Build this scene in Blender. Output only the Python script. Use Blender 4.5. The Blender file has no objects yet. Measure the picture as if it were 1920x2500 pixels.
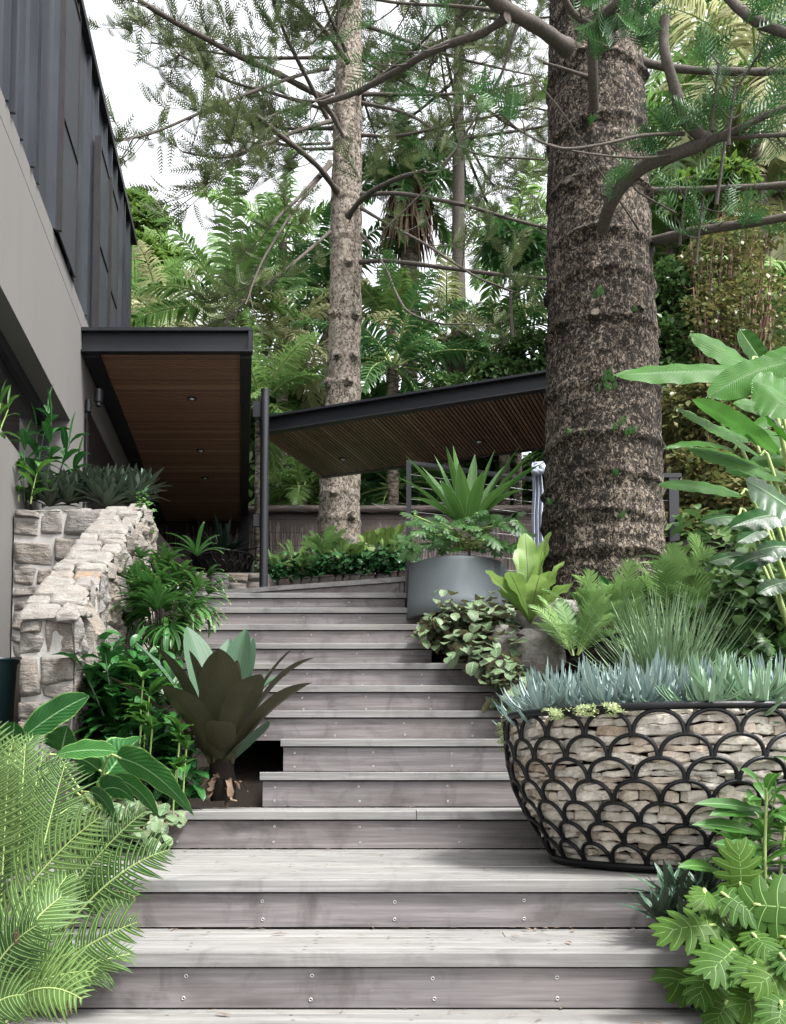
import bpy, math, random
import numpy as np
from mathutils import Vector
rng = np.random.default_rng(7)
random.seed(7)
C = bpy.context.scene.collection
sc = bpy.context.scene
R = math.radians

# ---------------- camera ----------------
FPX, Y0, PITCH, CZ = 2250.0, 1778.0, R(3.1), 1.5
cam = bpy.data.cameras.new('camera'); camo = bpy.data.objects.new('camera', cam); C.objects.link(camo)
cam.sensor_fit = 'HORIZONTAL'; cam.sensor_width = 36.0; cam.lens = 36.0*FPX/1920
cam.shift_y = (Y0-1250)/1920.0
cam.clip_start = .05; cam.clip_end = 500
camo.location = (0, 0, CZ); camo.rotation_euler = (R(90)+PITCH, 0, 0)
sc.camera = camo

# ---------------- world, sun, exposure ----------------
w = bpy.data.worlds.new('World'); sc.world = w; w.use_nodes = True
nt = w.node_tree; nt.nodes.clear()
sky = nt.nodes.new('ShaderNodeTexSky'); sky.sky_type = 'NISHITA'; sky.sun_disc = False
SUN_EL, SUN_AZ = R(58), R(125)
sky.sun_elevation = SUN_EL; sky.sun_rotation = SUN_AZ; sky.air_density = 1.0; sky.dust_density = 4.0; sky.ozone_density = 1.0
hs = nt.nodes.new('ShaderNodeHueSaturation'); hs.inputs['Saturation'].default_value = .12
bgd = nt.nodes.new('ShaderNodeBackground'); bgd.inputs['Strength'].default_value = .15
out = nt.nodes.new('ShaderNodeOutputWorld')
nt.links.new(sky.outputs[0], hs.inputs['Color']); nt.links.new(hs.outputs[0], bgd.inputs['Color']); nt.links.new(bgd.outputs[0], out.inputs['Surface'])
sl = bpy.data.lights.new('sun', 'SUN'); sl.energy = 2.0; sl.angle = R(11); sl.color = (1, .985, .955)
slo = bpy.data.objects.new('sun', sl); C.objects.link(slo)
# sun direction: sky rotation measured clockwise from +Y
sd = Vector((math.sin(SUN_AZ)*math.cos(SUN_EL), math.cos(SUN_AZ)*math.cos(SUN_EL), math.sin(SUN_EL)))
slo.rotation_euler = sd.to_track_quat('Z', 'Y').to_euler()
sc.view_settings.view_transform = 'Standard'; sc.view_settings.look = 'None'
sc.view_settings.exposure = 1.9; sc.view_settings.gamma = 1.0
sc.cycles.max_bounces = 6; sc.cycles.diffuse_bounces = 3; sc.cycles.glossy_bounces = 2; sc.cycles.transmission_bounces = 4
sc.cycles.transparent_max_bounces = 4
sc.cycles.use_denoising = True

# ---------------- pixel -> place ----------------
_cp, _sp = math.cos(PITCH), math.sin(PITCH)
def ray(px, py):
    u = (px-960)/FPX; v = (Y0-py)/FPX
    return np.array([u, _cp-v*_sp, _sp+v*_cp])
def P(px, py, Y):
    r = ray(px, py); return np.array([0, 0, CZ])+r*(Y/r[1])
def onz(px, py, z):
    r = ray(px, py); return np.array([0, 0, CZ])+r*((z-CZ)/r[2])
def pix(p):
    x, y, z = p[0], p[1], p[2]-CZ
    w = y*_cp+z*_sp; return 960+FPX*x/w, Y0-FPX*(-y*_sp+z*_cp)/w
def px2m(n, Y): return n*Y/FPX

# ---------------- mesh building ----------------
def vnoise(Pt, f, seed=0):
    q = np.asarray(Pt, float)*f+seed*17.31; i = np.floor(q).astype(np.int64); t = q-i; t = t*t*(3-2*t)
    def h(a, b, c):
        n = (a*374761393+b*668265263+c*1274126177+seed*974634777) & 0xffffffff
        n = ((n ^ (n >> 13))*1274126177) & 0xffffffff
        return ((n ^ (n >> 16)) & 0xffff)/65535.0
    r = 0
    for a in (0, 1):
        for b in (0, 1):
            for c in (0, 1):
                wgt = (t[..., 0] if a else 1-t[..., 0])*(t[..., 1] if b else 1-t[..., 1])*(t[..., 2] if c else 1-t[..., 2])
                r = r+wgt*h(i[..., 0]+a, i[..., 1]+b, i[..., 2]+c)
    return r*2-1
def fbm(Pt, f, o=3, seed=0): return sum(vnoise(Pt, f*2**k, seed+k)*.5**k for k in range(o))

class MB:
    def __init__(s): s.V, s.Q, s.T, s.U, s.Rn, s.n = [], [], [], [], [], 0
    def add(s, V, Q=None, T=None, uv=None, rnd=None):
        V = np.asarray(V, float).reshape(-1, 3); k = len(V)
        s.V.append(V)
        s.U.append(np.zeros((k, 2)) if uv is None else np.asarray(uv, float).reshape(-1, 2))
        s.Rn.append(np.full(k, rng.random()) if rnd is None else np.broadcast_to(np.asarray(rnd, float), (k,)))
        if Q is not None and len(Q): s.Q.append(np.asarray(Q, np.int64).reshape(-1, 4)+s.n)
        if T is not None and len(T): s.T.append(np.asarray(T, np.int64).reshape(-1, 3)+s.n)
        s.n += k; return s
    def grid(s, G, rnd=None, closed=False, flip=False):
        A, B = G.shape[:2]; idx = np.arange(A*B).reshape(A, B)
        if closed: idx = np.concatenate([idx, idx[:, :1]], 1)
        a, b, c, d = idx[:-1, :-1], idx[:-1, 1:], idx[1:, 1:], idx[1:, :-1]
        q = np.stack([a, b, c, d] if not flip else [d, c, b, a], -1).reshape(-1, 4)
        uu, vv = np.meshgrid(np.linspace(0, 1, B), np.linspace(0, 1, A))
        return s.add(G, q, uv=np.stack([uu, vv], -1), rnd=rnd)
    def box(s, lo, hi, rnd=None, M=None):
        x0, y0, z0 = lo; x1, y1, z1 = hi
        V = np.array([(x, y, z) for x in (x0, x1) for y in (y0, y1) for z in (z0, z1)], float)
        if M is not None: V = M(V)
        return s.add(V, [(0, 1, 3, 2), (4, 6, 7, 5), (0, 4, 5, 1), (2, 3, 7, 6), (0, 2, 6, 4), (1, 5, 7, 3)], rnd=rnd)
    def prism(s, base, top, rnd=None):
        n = len(base); V = np.concatenate([base, top])
        q = [(i, (i+1) % n, n+(i+1) % n, n+i) for i in range(n)]
        s.add(V, q, rnd=rnd); o = s.n-2*n
        c = np.mean(top, 0); c2 = np.mean(base, 0)
        s.add(np.concatenate([top, [c]]), T=[(i, (i+1) % n, n) for i in range(n)], rnd=rnd)
        s.add(np.concatenate([base, [c2]]), T=[((i+1) % n, i, n) for i in range(n)], rnd=rnd)
        return s
    def tube(s, pts, rad, sides=8, rnd=None, closed=False, cap=True):
        pts = np.asarray(pts, float); n = len(pts); rad = np.broadcast_to(np.asarray(rad, float), (n,))
        t = np.gradient(pts, axis=0) if not closed else np.roll(pts, -1, 0)-np.roll(pts, 1, 0)
        t /= np.linalg.norm(t, axis=1, keepdims=True)+1e-9
        ref = np.array([0, 0, 1.]) if abs(t[:, 2]).max() < .9 else np.array([.31, .87, .2])
        a = np.cross(t, ref); a /= np.linalg.norm(a, axis=1, keepdims=True)+1e-9; b = np.cross(a, t)
        th = np.linspace(0, 2*np.pi, sides, endpoint=False)
        G = pts[:, None]+rad[:, None, None]*(np.cos(th)[None, :, None]*a[:, None]+np.sin(th)[None, :, None]*b[:, None])
        if closed: G = np.concatenate([G, G[:1]], 0)
        r0 = rng.random() if rnd is None else rnd
        s.grid(G, r0, closed=True)
        if cap and not closed:
            for e, f in ((0, 1), (-1, 0)):
                ring = G[e]; i = np.arange(sides); j = (i+1) % sides
                T = np.stack([i, j, np.full(sides, sides)], 1)
                s.add(np.concatenate([ring, [pts[e]]]), T=T[:, ::-1] if f == 0 else T, rnd=r0)
        return s
    def lathe(s, cen, prof, sides=48, rnd=None):
        th = np.linspace(0, 2*np.pi, sides, endpoint=False); prof = np.asarray(prof, float)
        G = np.stack([cen[0]+prof[:, :1]*np.cos(th), cen[1]+prof[:, :1]*np.sin(th), cen[2]+np.repeat(prof[:, 1:], sides, 1)], -1)
        return s.grid(G, rnd, closed=True)
    def blades(s, Cn, W, side, fold=0., cols=3, rnd=None, ruffle=0., rf=5., up=None):
        # Cn (N,S,3) centre lines, W (N,S) half widths, side (N,3) or (N,S,3)
        Cn = np.asarray(Cn, float); N, S = Cn.shape[:2]
        side = np.asarray(side, float)
        if side.ndim == 2: side = np.repeat(side[:, None], S, 1)
        tg = np.gradient(Cn, axis=1); tg /= np.linalg.norm(tg, axis=2, keepdims=True)+1e-9
        side = side-tg*(side*tg).sum(2, keepdims=True); side /= np.linalg.norm(side, axis=2, keepdims=True)+1e-9
        nr = np.cross(side, tg)
        u = np.linspace(-1, 1, cols)
        off = np.abs(u)[None, None, :]*W[:, :, None]*fold
        if ruffle:
            ph = rng.random((N, 1, 1))*6.28
            v = np.linspace(0, 1, S)[None, :, None]
            off = off+ruffle*W[:, :, None]*np.abs(u)**2*np.sin(v*rf*6.28+ph+u[None, None, :]*1.3)
        V = Cn[:, :, None]+u[None, None, :, None]*(W[:, :, None, None]*side[:, :, None])+off[..., None]*nr[:, :, None]
        idx = np.arange(N*S*cols).reshape(N, S, cols)
        q = np.stack([idx[:, :-1, :-1], idx[:, :-1, 1:], idx[:, 1:, 1:], idx[:, 1:, :-1]], -1).reshape(-1, 4)
        uv = np.empty((N, S, cols, 2)); uv[..., 0] = (u*.5+.5)[None, None]; uv[..., 1] = np.linspace(0, 1, S)[None, :, None]
        rn = rng.random(N) if rnd is None else np.broadcast_to(rnd, (N,))
        return s.add(V, q, uv=uv, rnd=np.repeat(rn, S*cols))
    def build(s, name, mat, parent=None, smooth=True, link=True):
        V = np.concatenate(s.V); o = np.array(ORG.get(parent.name, (0, 0, 0))) if parent is not None else np.zeros(3)
        V = V-o
        Q = np.concatenate(s.Q) if s.Q else np.zeros((0, 4), np.int64); T = np.concatenate(s.T) if s.T else np.zeros((0, 3), np.int64)
        me = bpy.data.meshes.new(name); me.vertices.add(len(V)); me.vertices.foreach_set('co', V.astype(np.float32).ravel())
        L = np.concatenate([Q.ravel(), T.ravel()]); me.loops.add(len(L)); me.loops.foreach_set('vertex_index', L.astype(np.int32))
        ls = np.concatenate([np.arange(len(Q))*4, len(Q)*4+np.arange(len(T))*3]); me.polygons.add(len(ls))
        me.polygons.foreach_set('loop_start', ls.astype(np.int32))
        me.update(calc_edges=True)
        uvl = me.uv_layers.new(name='UVMap'); uvl.data.foreach_set('uv', np.concatenate(s.U)[L].astype(np.float32).ravel())
        at = me.attributes.new('rnd', 'FLOAT', 'POINT'); at.data.foreach_set('value', np.concatenate(s.Rn).astype(np.float32))
        me.polygons.foreach_set('use_smooth', np.full(len(ls), bool(smooth)))
        me.validate(); me.materials.append(mat)
        ob = bpy.data.objects.new(name, me); C.objects.link(ob)
        if parent is not None:
            ob.parent = parent; ORG[ob.name] = tuple(o)
        return ob
ORG = {}
def thing(name, label, cat, loc=(0, 0, 0), group=None):
    o = bpy.data.objects.new(name, None); C.objects.link(o); o.location = tuple(float(v) for v in loc); o.empty_display_size = .1
    o['label'] = label; o['category'] = cat
    if group: o['group'] = group
    ORG[o.name] = tuple(float(v) for v in loc); return o
def tag(o, label=None, cat=None, group=None, kind=None):
    if label: o['label'] = label
    if cat: o['category'] = cat
    if group: o['group'] = group
    if kind: o['kind'] = kind
    return o
def dup(root, loc, rz=0, s=1., label=None, group=None, tilt=(0, 0)):
    def cp(o, par):
        c = o.copy(); C.objects.link(c)
        if par is not None: c.parent = par
        for ch in o.children: cp(ch, c)
        return c
    r = cp(root, None); place(r, loc, rz, s, label, group, tilt); return r
def place(r, loc, rz=0, s=1., label=None, group=None, tilt=(0, 0)):
    r.location = tuple(float(v) for v in loc); r.rotation_euler = (tilt[0], tilt[1], rz); r.scale = (s, s, s)
    if label: r['label'] = label
    if group: r['group'] = group
    return r
def arcs(base, az, e0, e1, L, S=6, p=1.):
    base = np.asarray(base, float); N = len(base); az, e0, e1, L = (np.broadcast_to(np.asarray(a, float), (N,)) for a in (az, e0, e1, L))
    t = np.linspace(0, 1, S); e = e0[:, None]+(e1-e0)[:, None]*((t[:-1]+t[1:])/2)[None]**p
    d = np.stack([np.cos(az)[:, None]*np.cos(e), np.sin(az)[:, None]*np.cos(e), np.sin(e)], -1)*(L/(S-1))[:, None, None]
    Cn = np.concatenate([base[:, None], base[:, None]+np.cumsum(d, 1)], 1)
    return Cn, np.stack([np.sin(az), -np.cos(az), np.zeros(N)], -1)
def bez(a, b, c, S):
    t = np.linspace(0, 1, S)[None, :, None]; a, b, c = (np.asarray(q, float).reshape(-1, 1, 3) for q in (a, b, c))
    return (1-t)**2*a+2*t*(1-t)*b+t*t*c
def smoothpath(pts, n):
    pts = np.asarray(pts, float); m = len(pts)
    if m < 3: return pts[0]+(pts[-1]-pts[0])*np.linspace(0, 1, n)[:, None]
    e = np.concatenate([[2*pts[0]-pts[1]], pts, [2*pts[-1]-pts[-2]]]); out = []
    for x in np.linspace(0, m-1-1e-6, n):
        i = int(x); t = x-i; p0, p1, p2, p3 = e[i:i+4]
        out.append(.5*((2*p1)+(p2-p0)*t+(2*p0-5*p1+4*p2-p3)*t*t+(3*p1-p0-3*p2+p3)*t**3))
    return np.array(out)
def prof_leaf(S, a=.9, b=1.3, w0=.12):
    t = np.linspace(0, 1, S); f = t**a*(1-t)**b; f = f/f.max(); return np.maximum(f, w0*(1-t)*(t < .5))+0*t
# ---------------- materials ----------------
class Sh:
    def __init__(s, name):
        s.m = bpy.data.materials.new(name); s.m.use_nodes = True; s.t = s.m.node_tree; s.t.nodes.clear()
        s.out = s.t.nodes.new('ShaderNodeOutputMaterial')
    def n(s, typ, ins=None, **pr):
        nd = s.t.nodes.new('ShaderNode'+typ)
        for k, v in pr.items(): setattr(nd, k, v)
        for k, v in (ins or {}).items():
            if isinstance(v, bpy.types.NodeSocket): s.t.links.new(v, nd.inputs[k])
            elif isinstance(v, bpy.types.Node): s.t.links.new(v.outputs[0], nd.inputs[k])
            else: nd.inputs[k].default_value = v if not (isinstance(v, tuple) and len(v) == 3 and nd.inputs[k].type == 'RGBA') else (*v, 1)
        return nd
    def mix(s, f, a, b, blend='MIX'):
        nd = s.n('Mix', data_type='RGBA', blend_type=blend)
        for i, v in ((0, f), (6, a), (7, b)):
            if isinstance(v, bpy.types.NodeSocket): s.t.links.new(v, nd.inputs[i])
            elif isinstance(v, bpy.types.Node): s.t.links.new(v.outputs[0], nd.inputs[i])
            else: nd.inputs[i].default_value = (*v, 1) if isinstance(v, tuple) else v
        return nd.outputs[2]
    def math(s, op, a, b=0., c=0., clamp=False):
        nd = s.n('Math', operation=op, use_clamp=clamp)
        for i, v in enumerate((a, b, c)):
            if isinstance(v, bpy.types.NodeSocket): s.t.links.new(v, nd.inputs[i])
            elif isinstance(v, bpy.types.Node): s.t.links.new(v.outputs[0], nd.inputs[i])
            else: nd.inputs[i].default_value = v
        return nd.outputs[0]
    def ramp(s, f, stops, interp='LINEAR'):
        nd = s.n('ValToRGB', {'Fac': f}); cr = nd.color_ramp; cr.interpolation = interp
        while len(cr.elements) < len(stops): cr.elements.new(.5)
        for e, (p, c) in zip(cr.elements, stops):
            e.position = p; e.color = (*c, 1) if isinstance(c, tuple) else (c, c, c, 1)
        return nd.outputs[0]
    def obj(s, scale=(1, 1, 1), loc=(0, 0, 0), rndoff=0.):
        co = s.n('TexCoord').outputs['Object']
        if rndoff:
            a = s.n('Attribute', attribute_name='rnd').outputs['Fac']; o = s.n('ObjectInfo').outputs['Random']
            v = s.math('MULTIPLY', s.math('ADD', a, o), rndoff)
            cv = s.n('CombineXYZ', {0: v, 1: s.math('MULTIPLY', v, 1.7), 2: s.math('MULTIPLY', v, .6)})
            co = s.n('VectorMath', {0: co, 1: cv.outputs[0]}, operation='ADD').outputs[0]
        return s.n('Mapping', {'Vector': co, 'Scale': scale, 'Location': loc}).outputs[0]
    def noise(s, vec, scale, detail=4., rough=.55, dist=0.):
        return s.n('TexNoise', {'Vector': vec, 'Scale': scale, 'Detail': detail, 'Roughness': rough, 'Distortion': dist}).outputs['Fac']
    def bump(s, h, strength=.4, dist=.01, nrm=None):
        i = {'Height': h, 'Strength': strength, 'Distance': dist}
        if nrm is not None: i['Normal'] = nrm
        return s.n('Bump', i).outputs[0]
    def pbr(s, col, rough=.5, metal=0., nrm=None, spec=.5, coat=0.):
        i = {'Base Color': col, 'Roughness': rough, 'Metallic': metal, 'Specular IOR Level': spec, 'Coat Weight': coat}
        if nrm is not None: i['Normal'] = nrm
        return s.n('BsdfPrincipled', i)
    def end(s, sh): s.t.links.new(sh.outputs[0], s.out.inputs[0]); return s.m

KEEP = {n: (1, 1, 1) for n in ('blue_chalk_finger', 'green_chalk_finger', 'grey_green_strap', 'pale_sedum', 'purple_backed_leaf', 'shade_dark_strap', 'dark_cover_leaf', 'round_cover_leaf', 'grass_tree_needle')}
def leaf_mat(name, c1, c2, rough=.42, trans=.28, rib=None, ribw=.05, back=None, vein=0, vslant=6., spec=.32, mott=.25, edge=None, striae=0, tip=None, veindepth=.5):
    k = KEEP.get(name, (.84, .80, .78) if name == 'lime_fern' else (.82, .80, .60)); c1, c2 = (tuple(a*b for a, b in zip(c, k)) for c in (c1, c2))
    s = Sh(name); r = s.n('Attribute', attribute_name='rnd').outputs['Fac']
    oi = s.n('ObjectInfo').outputs['Random']
    f = s.math('FRACT', s.math('ADD', s.math('MULTIPLY', r, 1.0), s.math('MULTIPLY', oi, .37)))
    col = s.mix(f, c1, c2)
    co = s.n('TexCoord').outputs['Object']
    nz = s.noise(co, 9., 3.)
    col = s.mix(s.math('MULTIPLY_ADD', nz, mott*2, -mott*.5, True), col, tuple(min(1, x*1.45) for x in c2))
    uv = s.n('SeparateXYZ', {0: s.n('UVMap').outputs[0]})
    au = s.math('ABSOLUTE', s.math('SUBTRACT', uv.outputs[0], .5)); nrm = None
    h = None
    if vein:
        ph = s.math('SUBTRACT', s.math('MULTIPLY', uv.outputs[1], float(vein)), s.math('MULTIPLY', au, vslant))
        wv = s.math('SINE', s.math('MULTIPLY', ph, 6.2832)); h = wv
        col = s.mix(s.math('MULTIPLY_ADD', wv, .3, .05, True), col, tuple(x*.8 for x in c1))
    if striae:
        wv = s.math('SINE', s.math('MULTIPLY', au, striae*6.2832)); h = wv
        col = s.mix(s.math('MULTIPLY_ADD', wv, .2, .1, True), col, tuple(x*.8 for x in c1))
    if edge: col = s.mix(s.math('GREATER_THAN', au, .455), col, edge)
    if rib: col = s.mix(s.math('LESS_THAN', au, ribw), col, rib)
    if tip: col = s.mix(s.math('MULTIPLY', s.math('GREATER_THAN', s.math('ADD', uv.outputs[1], s.math('MULTIPLY', nz, .25)), 1.09), s.math('GREATER_THAN', r, .45)), col, tip)
    if back:
        bk = s.mix(s.math('MULTIPLY_ADD', nz, 1.6, -.4, True), tuple(x*.75 for x in back), tuple(x*1.25 for x in back)); g = s.n('NewGeometry').outputs['Backfacing']; col = s.mix(g, col, bk)
    hh = s.noise(co, 40., 2.)
    nrm = s.bump(hh, .15, .004)
    if h is not None: nrm = s.bump(h, veindepth*.5, .003, nrm)
    b = s.pbr(col, rough, nrm=nrm, spec=spec)
    if trans > 0:
        tc = s.mix(.5, col, (.35, .5, .08), 'MIX'); tc = s.mix(1., tc, (1., 1., .75), 'MULTIPLY')
        tr = s.n('BsdfTranslucent', {'Color': col}); b = s.n('MixShader', {0: trans, 1: b, 2: tr})
    return s.end(b)
def plain(name, c, rough=.5, metal=0., nz=.15, sc_=8., bump=0., spec=.5, coat=0.):
    s = Sh(name); co = s.obj(); n = s.noise(co, sc_, 5.)
    col = s.mix(s.math('MULTIPLY', n, 1.), tuple(x*(1-nz) for x in c), tuple(min(1, x*(1+nz)) for x in c))
    rg = s.math('MULTIPLY_ADD', n, .2, rough-.1, True)
    return s.end(s.pbr(col, rg, metal, s.bump(s.noise(co, sc_*8, 3.), bump, .003) if bump else None, spec, coat))
def wood_mat(name, light, dark, stain, axis=0, amount=.5, gscale=1.):
    s = Sh(name); sx = [22., 22., 22.]; sx[axis] = .9
    co = s.obj(tuple(sx), rndoff=9.)
    g1 = s.noise(co, 1.6*gscale, 6., .62, .6)
    sx2 = [90., 90., 90.]; sx2[axis] = 2.2
    g2 = s.noise(s.obj(tuple(sx2), rndoff=5.), 1.2*gscale, 4., .6)
    sx3 = [6., 6., 9.]; sx3[axis] = 1.6
    st = s.noise(s.obj(tuple(sx3), rndoff=7.), 1., 4., .6, .4)
    r = s.n('Attribute', attribute_name='rnd').outputs['Fac']
    base = s.mix(s.math('MULTIPLY_ADD', g1, 2.6, -.8, True), dark, light)
    base = s.mix(s.math('MULTIPLY', s.ramp(g2, [(.42, 1.), (.6, 0.)]), .38), base, tuple(x*.55 for x in dark))
    base = s.mix(s.math('MULTIPLY', s.ramp(st, [(.5, 0.), (.72, 1.)]), amount), base, stain)
    base = s.mix(s.math('MULTIPLY', r, .34), base, tuple(x*.58 for x in light))
    sm = s.noise(s.obj((1, 1, .8), rndoff=6.), 7., 5., .6, .8); base = s.mix(s.math('MULTIPLY', s.ramp(sm, [(.52, 0.), (.70, 1.)]), amount*.75), base, tuple(x*.8 for x in stain))
    wm = s.noise(s.obj((.5, 1, 1), rndoff=4.), 3., 3.); base = s.mix(s.math('MULTIPLY', s.ramp(wm, [(.45, 0.), (.7, 1.)]), .22), base, tuple(a*b for a, b in zip(light, (1.04, .96, .88))))
    # fine drying checks along the grain
    sx4 = [160., 160., 160.]; sx4[axis] = 3.
    ck = s.ramp(s.noise(s.obj(tuple(sx4), rndoff=3.), .8, 2., .5), [(.70, 0.), (.74, 1.)])
    base = s.mix(s.math('MULTIPLY', ck, .7), base, (.03, .025, .02))
    nrm = s.bump(s.math('SUBTRACT', s.math('ADD', g1, s.math('MULTIPLY', g2, .8)), ck), .35, .002)
    return s.end(s.pbr(base, .62, nrm=nrm, spec=.35))
def stone_mat(name, stops, speck=.5, bump=.9, dk=1., lv=.66):
    stops = [(p, tuple(x*lv for x in c)) for p, c in stops]
    s = Sh(name); r = s.n('Attribute', attribute_name='rnd').outputs['Fac']; co = s.obj()
    c0 = s.ramp(r, stops)
    n1 = s.noise(s.obj((1, 1, 1.6), rndoff=4.), 13., 6., .65, .3); n2 = s.noise(co, 70., 5., .7); n3 = s.noise(co, 210., 3., .7)
    lay = s.noise(s.obj((6, 6, 26), rndoff=3.), 2.2, 5., .6, .5)
    c = s.mix(s.math('MULTIPLY_ADD', s.math('MULTIPLY_ADD', n1, 2.4, -.8, True), dk, 1-dk), (.13, .12, .108), c0)
    c = s.mix(s.math('MULTIPLY', s.ramp(n2, [(.5, 0.), (.66, 1.)]), speck), c, (.06, .052, .045))
    c = s.mix(s.math('MULTIPLY', s.ramp(n3, [(.56, 0.), (.7, 1.)]), speck*.8), c, (.55, .52, .48))
    c = s.mix(s.math('MULTIPLY', s.ramp(s.noise(s.obj(rndoff=8.), 5., 4.), [(.56, 0.), (.72, 1.)]), .22), c, (.20, .13, .075))
    h = s.math('ADD', s.math('MULTIPLY', n2, .5), s.math('ADD', n1, s.math('MULTIPLY', lay, .9)))
    return s.end(s.pbr(c, .85, nrm=s.bump(h, bump, .012), spec=.3))

M = {}
M['tread'] = wood_mat('weathered_tread_wood', (.265, .262, .254), (.138, .134, .129), (.062, .058, .054), 0, .55)
M['riser'] = wood_mat('weathered_riser_wood', (.222, .204, .204), (.112, .10, .101), (.05, .042, .040), 0, .75)
M['screw'] = plain('screw_steel', (.40, .39, .38), .45, .6, .2, 60)
M['screw_hole'] = plain('screw_dark', (.02, .02, .02), .8)
M['stone'] = stone_mat('rubble_stone', [(0., (.29, .28, .265)), (.25, (.33, .305, .27)), (.45, (.22, .22, .22)), (.62, (.35, .30, .245)), (.8, (.25, .205, .17)), (.93, (.31, .285, .255)), (1., (.32, .20, .12))])
M['capstone'] = stone_mat('cap_stone', [(0., (.38, .365, .335)), (.3, (.44, .42, .38)), (.55, (.34, .33, .31)), (.85, (.41, .375, .33)), (.97, (.33, .335, .345)), (1., (.45, .25, .1))], .5, .9, 1., .60)
M['slate'] = stone_mat('flat_basket_stone', [(0., (.62, .57, .50)), (.25, (.70, .64, .55)), (.5, (.54, .51, .46)), (.75, (.64, .55, .44)), (.93, (.50, .42, .34)), (1., (.52, .36, .24))], .35, .9, .45, 1.12)
M['edging'] = stone_mat('edging_stone', [(0., (.20, .17, .15)), (.35, (.24, .19, .155)), (.6, (.17, .17, .17)), (.85, (.27, .19, .13)), (1., (.2, .18, .16))], .5)
M['boulder'] = stone_mat('boulder_stone', [(0., (.36, .34, .32)), (1., (.42, .40, .37))], .4)
M['mortar'] = plain('pale_mortar', (.31, .30, .285), .9, 0, .22, 14, .9)
M['render'] = None
M['black'] = plain('black_powdercoat', (.013, .014, .017), .42, 0., .15, 4, 0, .35)
M['iron'] = plain('black_iron', (.006, .0065, .0075), .32, .0, .3, 40, .3, .25)
M['cladding'] = plain('zinc_cladding', (.062, .068, .080), .36, .75, .25, 1.2)
M['panel'] = plain('perforated_screen', (.030, .033, .041), .5, .3, .12, 3)
M['frame_brown'] = plain('bronze_frame', (.032, .029, .031), .4, .6, .1, 6)
M['glass'] = plain('dark_glass', (.012, .012, .013), .04, 0, .05, 2, 0, 1.0)
M['pot'] = plain('blue_grey_pot', (.155, .177, .192), .55, 0, .09, 5, .15)
M['teal'] = plain('dark_teal_paint', (.004, .022, .026), .45, 0, .1, 4)
M['soil'] = plain('garden_soil', (.014, .011, .009), .95, 0, .5, 20, 1.2, .1)
M['lamp'] = plain('pale_lamp_face', (.75, .74, .7), .4)
M['scarf'] = plain('grey_blue_cloth', (.34, .37, .45), .9, 0, .25, 60, .4)
M['twine'] = plain('steel_wire', (.35, .36, .37), .35, .8)
def mk_render():
    s = Sh('grey_cement_render'); co = s.obj()
    a = s.noise(s.obj((1, 1, .35)), 1.3, 5., .6); b = s.noise(co, 45., 4.); st = s.noise(s.obj((3, 3, .25)), 2.2, 4.)
    c = s.mix(a, (.118, .113, .108), (.15, .144, .139)); c = s.mix(s.math('MULTIPLY', b, .25), c, (.105, .10, .096))
    c = s.mix(s.math('MULTIPLY', s.ramp(st, [(.5, 0.), (.75, 1.)]), .15), c, (.095, .088, .083))
    return s.end(s.pbr(c, .8, nrm=s.bump(b, .25, .002), spec=.3))
M['render'] = mk_render()
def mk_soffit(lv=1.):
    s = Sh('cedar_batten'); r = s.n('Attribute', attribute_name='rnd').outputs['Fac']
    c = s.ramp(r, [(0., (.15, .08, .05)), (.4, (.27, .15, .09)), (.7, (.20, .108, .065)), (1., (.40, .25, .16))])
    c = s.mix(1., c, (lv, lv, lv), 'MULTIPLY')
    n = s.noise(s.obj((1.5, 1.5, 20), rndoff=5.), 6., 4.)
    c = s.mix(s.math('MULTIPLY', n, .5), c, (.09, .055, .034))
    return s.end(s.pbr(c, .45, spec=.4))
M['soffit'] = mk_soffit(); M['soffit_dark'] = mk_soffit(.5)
def mk_bark(name, pale, mid, dark, zs=.55, f=26., cover=.5, lichen=.7):
    s = Sh(name); base = s.obj((1, 1, zs)); wob = s.n('TexNoise', {'Vector': base, 'Scale': f*.8, 'Detail': 3., 'Roughness': .6}).outputs['Color']
    co = s.n('VectorMath', {0: base, 1: s.n('VectorMath', {0: wob, 1: (.055, .055, .055)}, operation='MULTIPLY').outputs[0]}, operation='ADD').outputs[0]
    v1 = s.n('TexVoronoi', {'Vector': co, 'Scale': f, 'Randomness': 1.}, feature='F1'); v2 = s.n('TexVoronoi', {'Vector': co, 'Scale': f*2.3, 'Randomness': 1.}, feature='F1')
    r1 = s.n('SeparateXYZ', {0: v1.outputs['Color']}).outputs[0]; r2 = s.n('SeparateXYZ', {0: v2.outputs['Color']}).outputs[1]
    big = s.noise(s.obj((1, 1, .5)), 2.6, 5., .65, .4); fine = s.noise(s.obj((1, 1, .6)), 150., 3., .7)
    m = s.math('ADD', s.math('ADD', s.math('MULTIPLY', r1, .32), s.math('MULTIPLY', r2, .53)), s.math('MULTIPLY_ADD', big, .8, -.4))
    m = s.math('ADD', m, s.math('MULTIPLY_ADD', fine, .6, -.3))
    c = s.ramp(m, [(cover-.30, dark), (cover-.10, tuple(x*.6 for x in mid)), (cover, mid), (cover+.12, pale), (cover+.4, tuple(x*1.12 for x in pale))])
    ed = s.math('MULTIPLY', s.ramp(v1.outputs['Distance'], [(.45, 0.), (.75, 1.)]), .5); c = s.mix(ed, c, dark)
    lich = s.noise(s.obj((1, 1, .4)), 8., 6., .75); c = s.mix(s.math('MULTIPLY', s.ramp(lich, [(lichen, 0.), (lichen+.02, 1.)]), .8), c, (.42, .43, .43))
    h = s.math('ADD', s.math('MULTIPLY', m, 1.2), s.math('MULTIPLY', fine, .3))
    return s.end(s.pbr(c, .92, nrm=s.bump(h, .9, .012), spec=.15))
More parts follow.
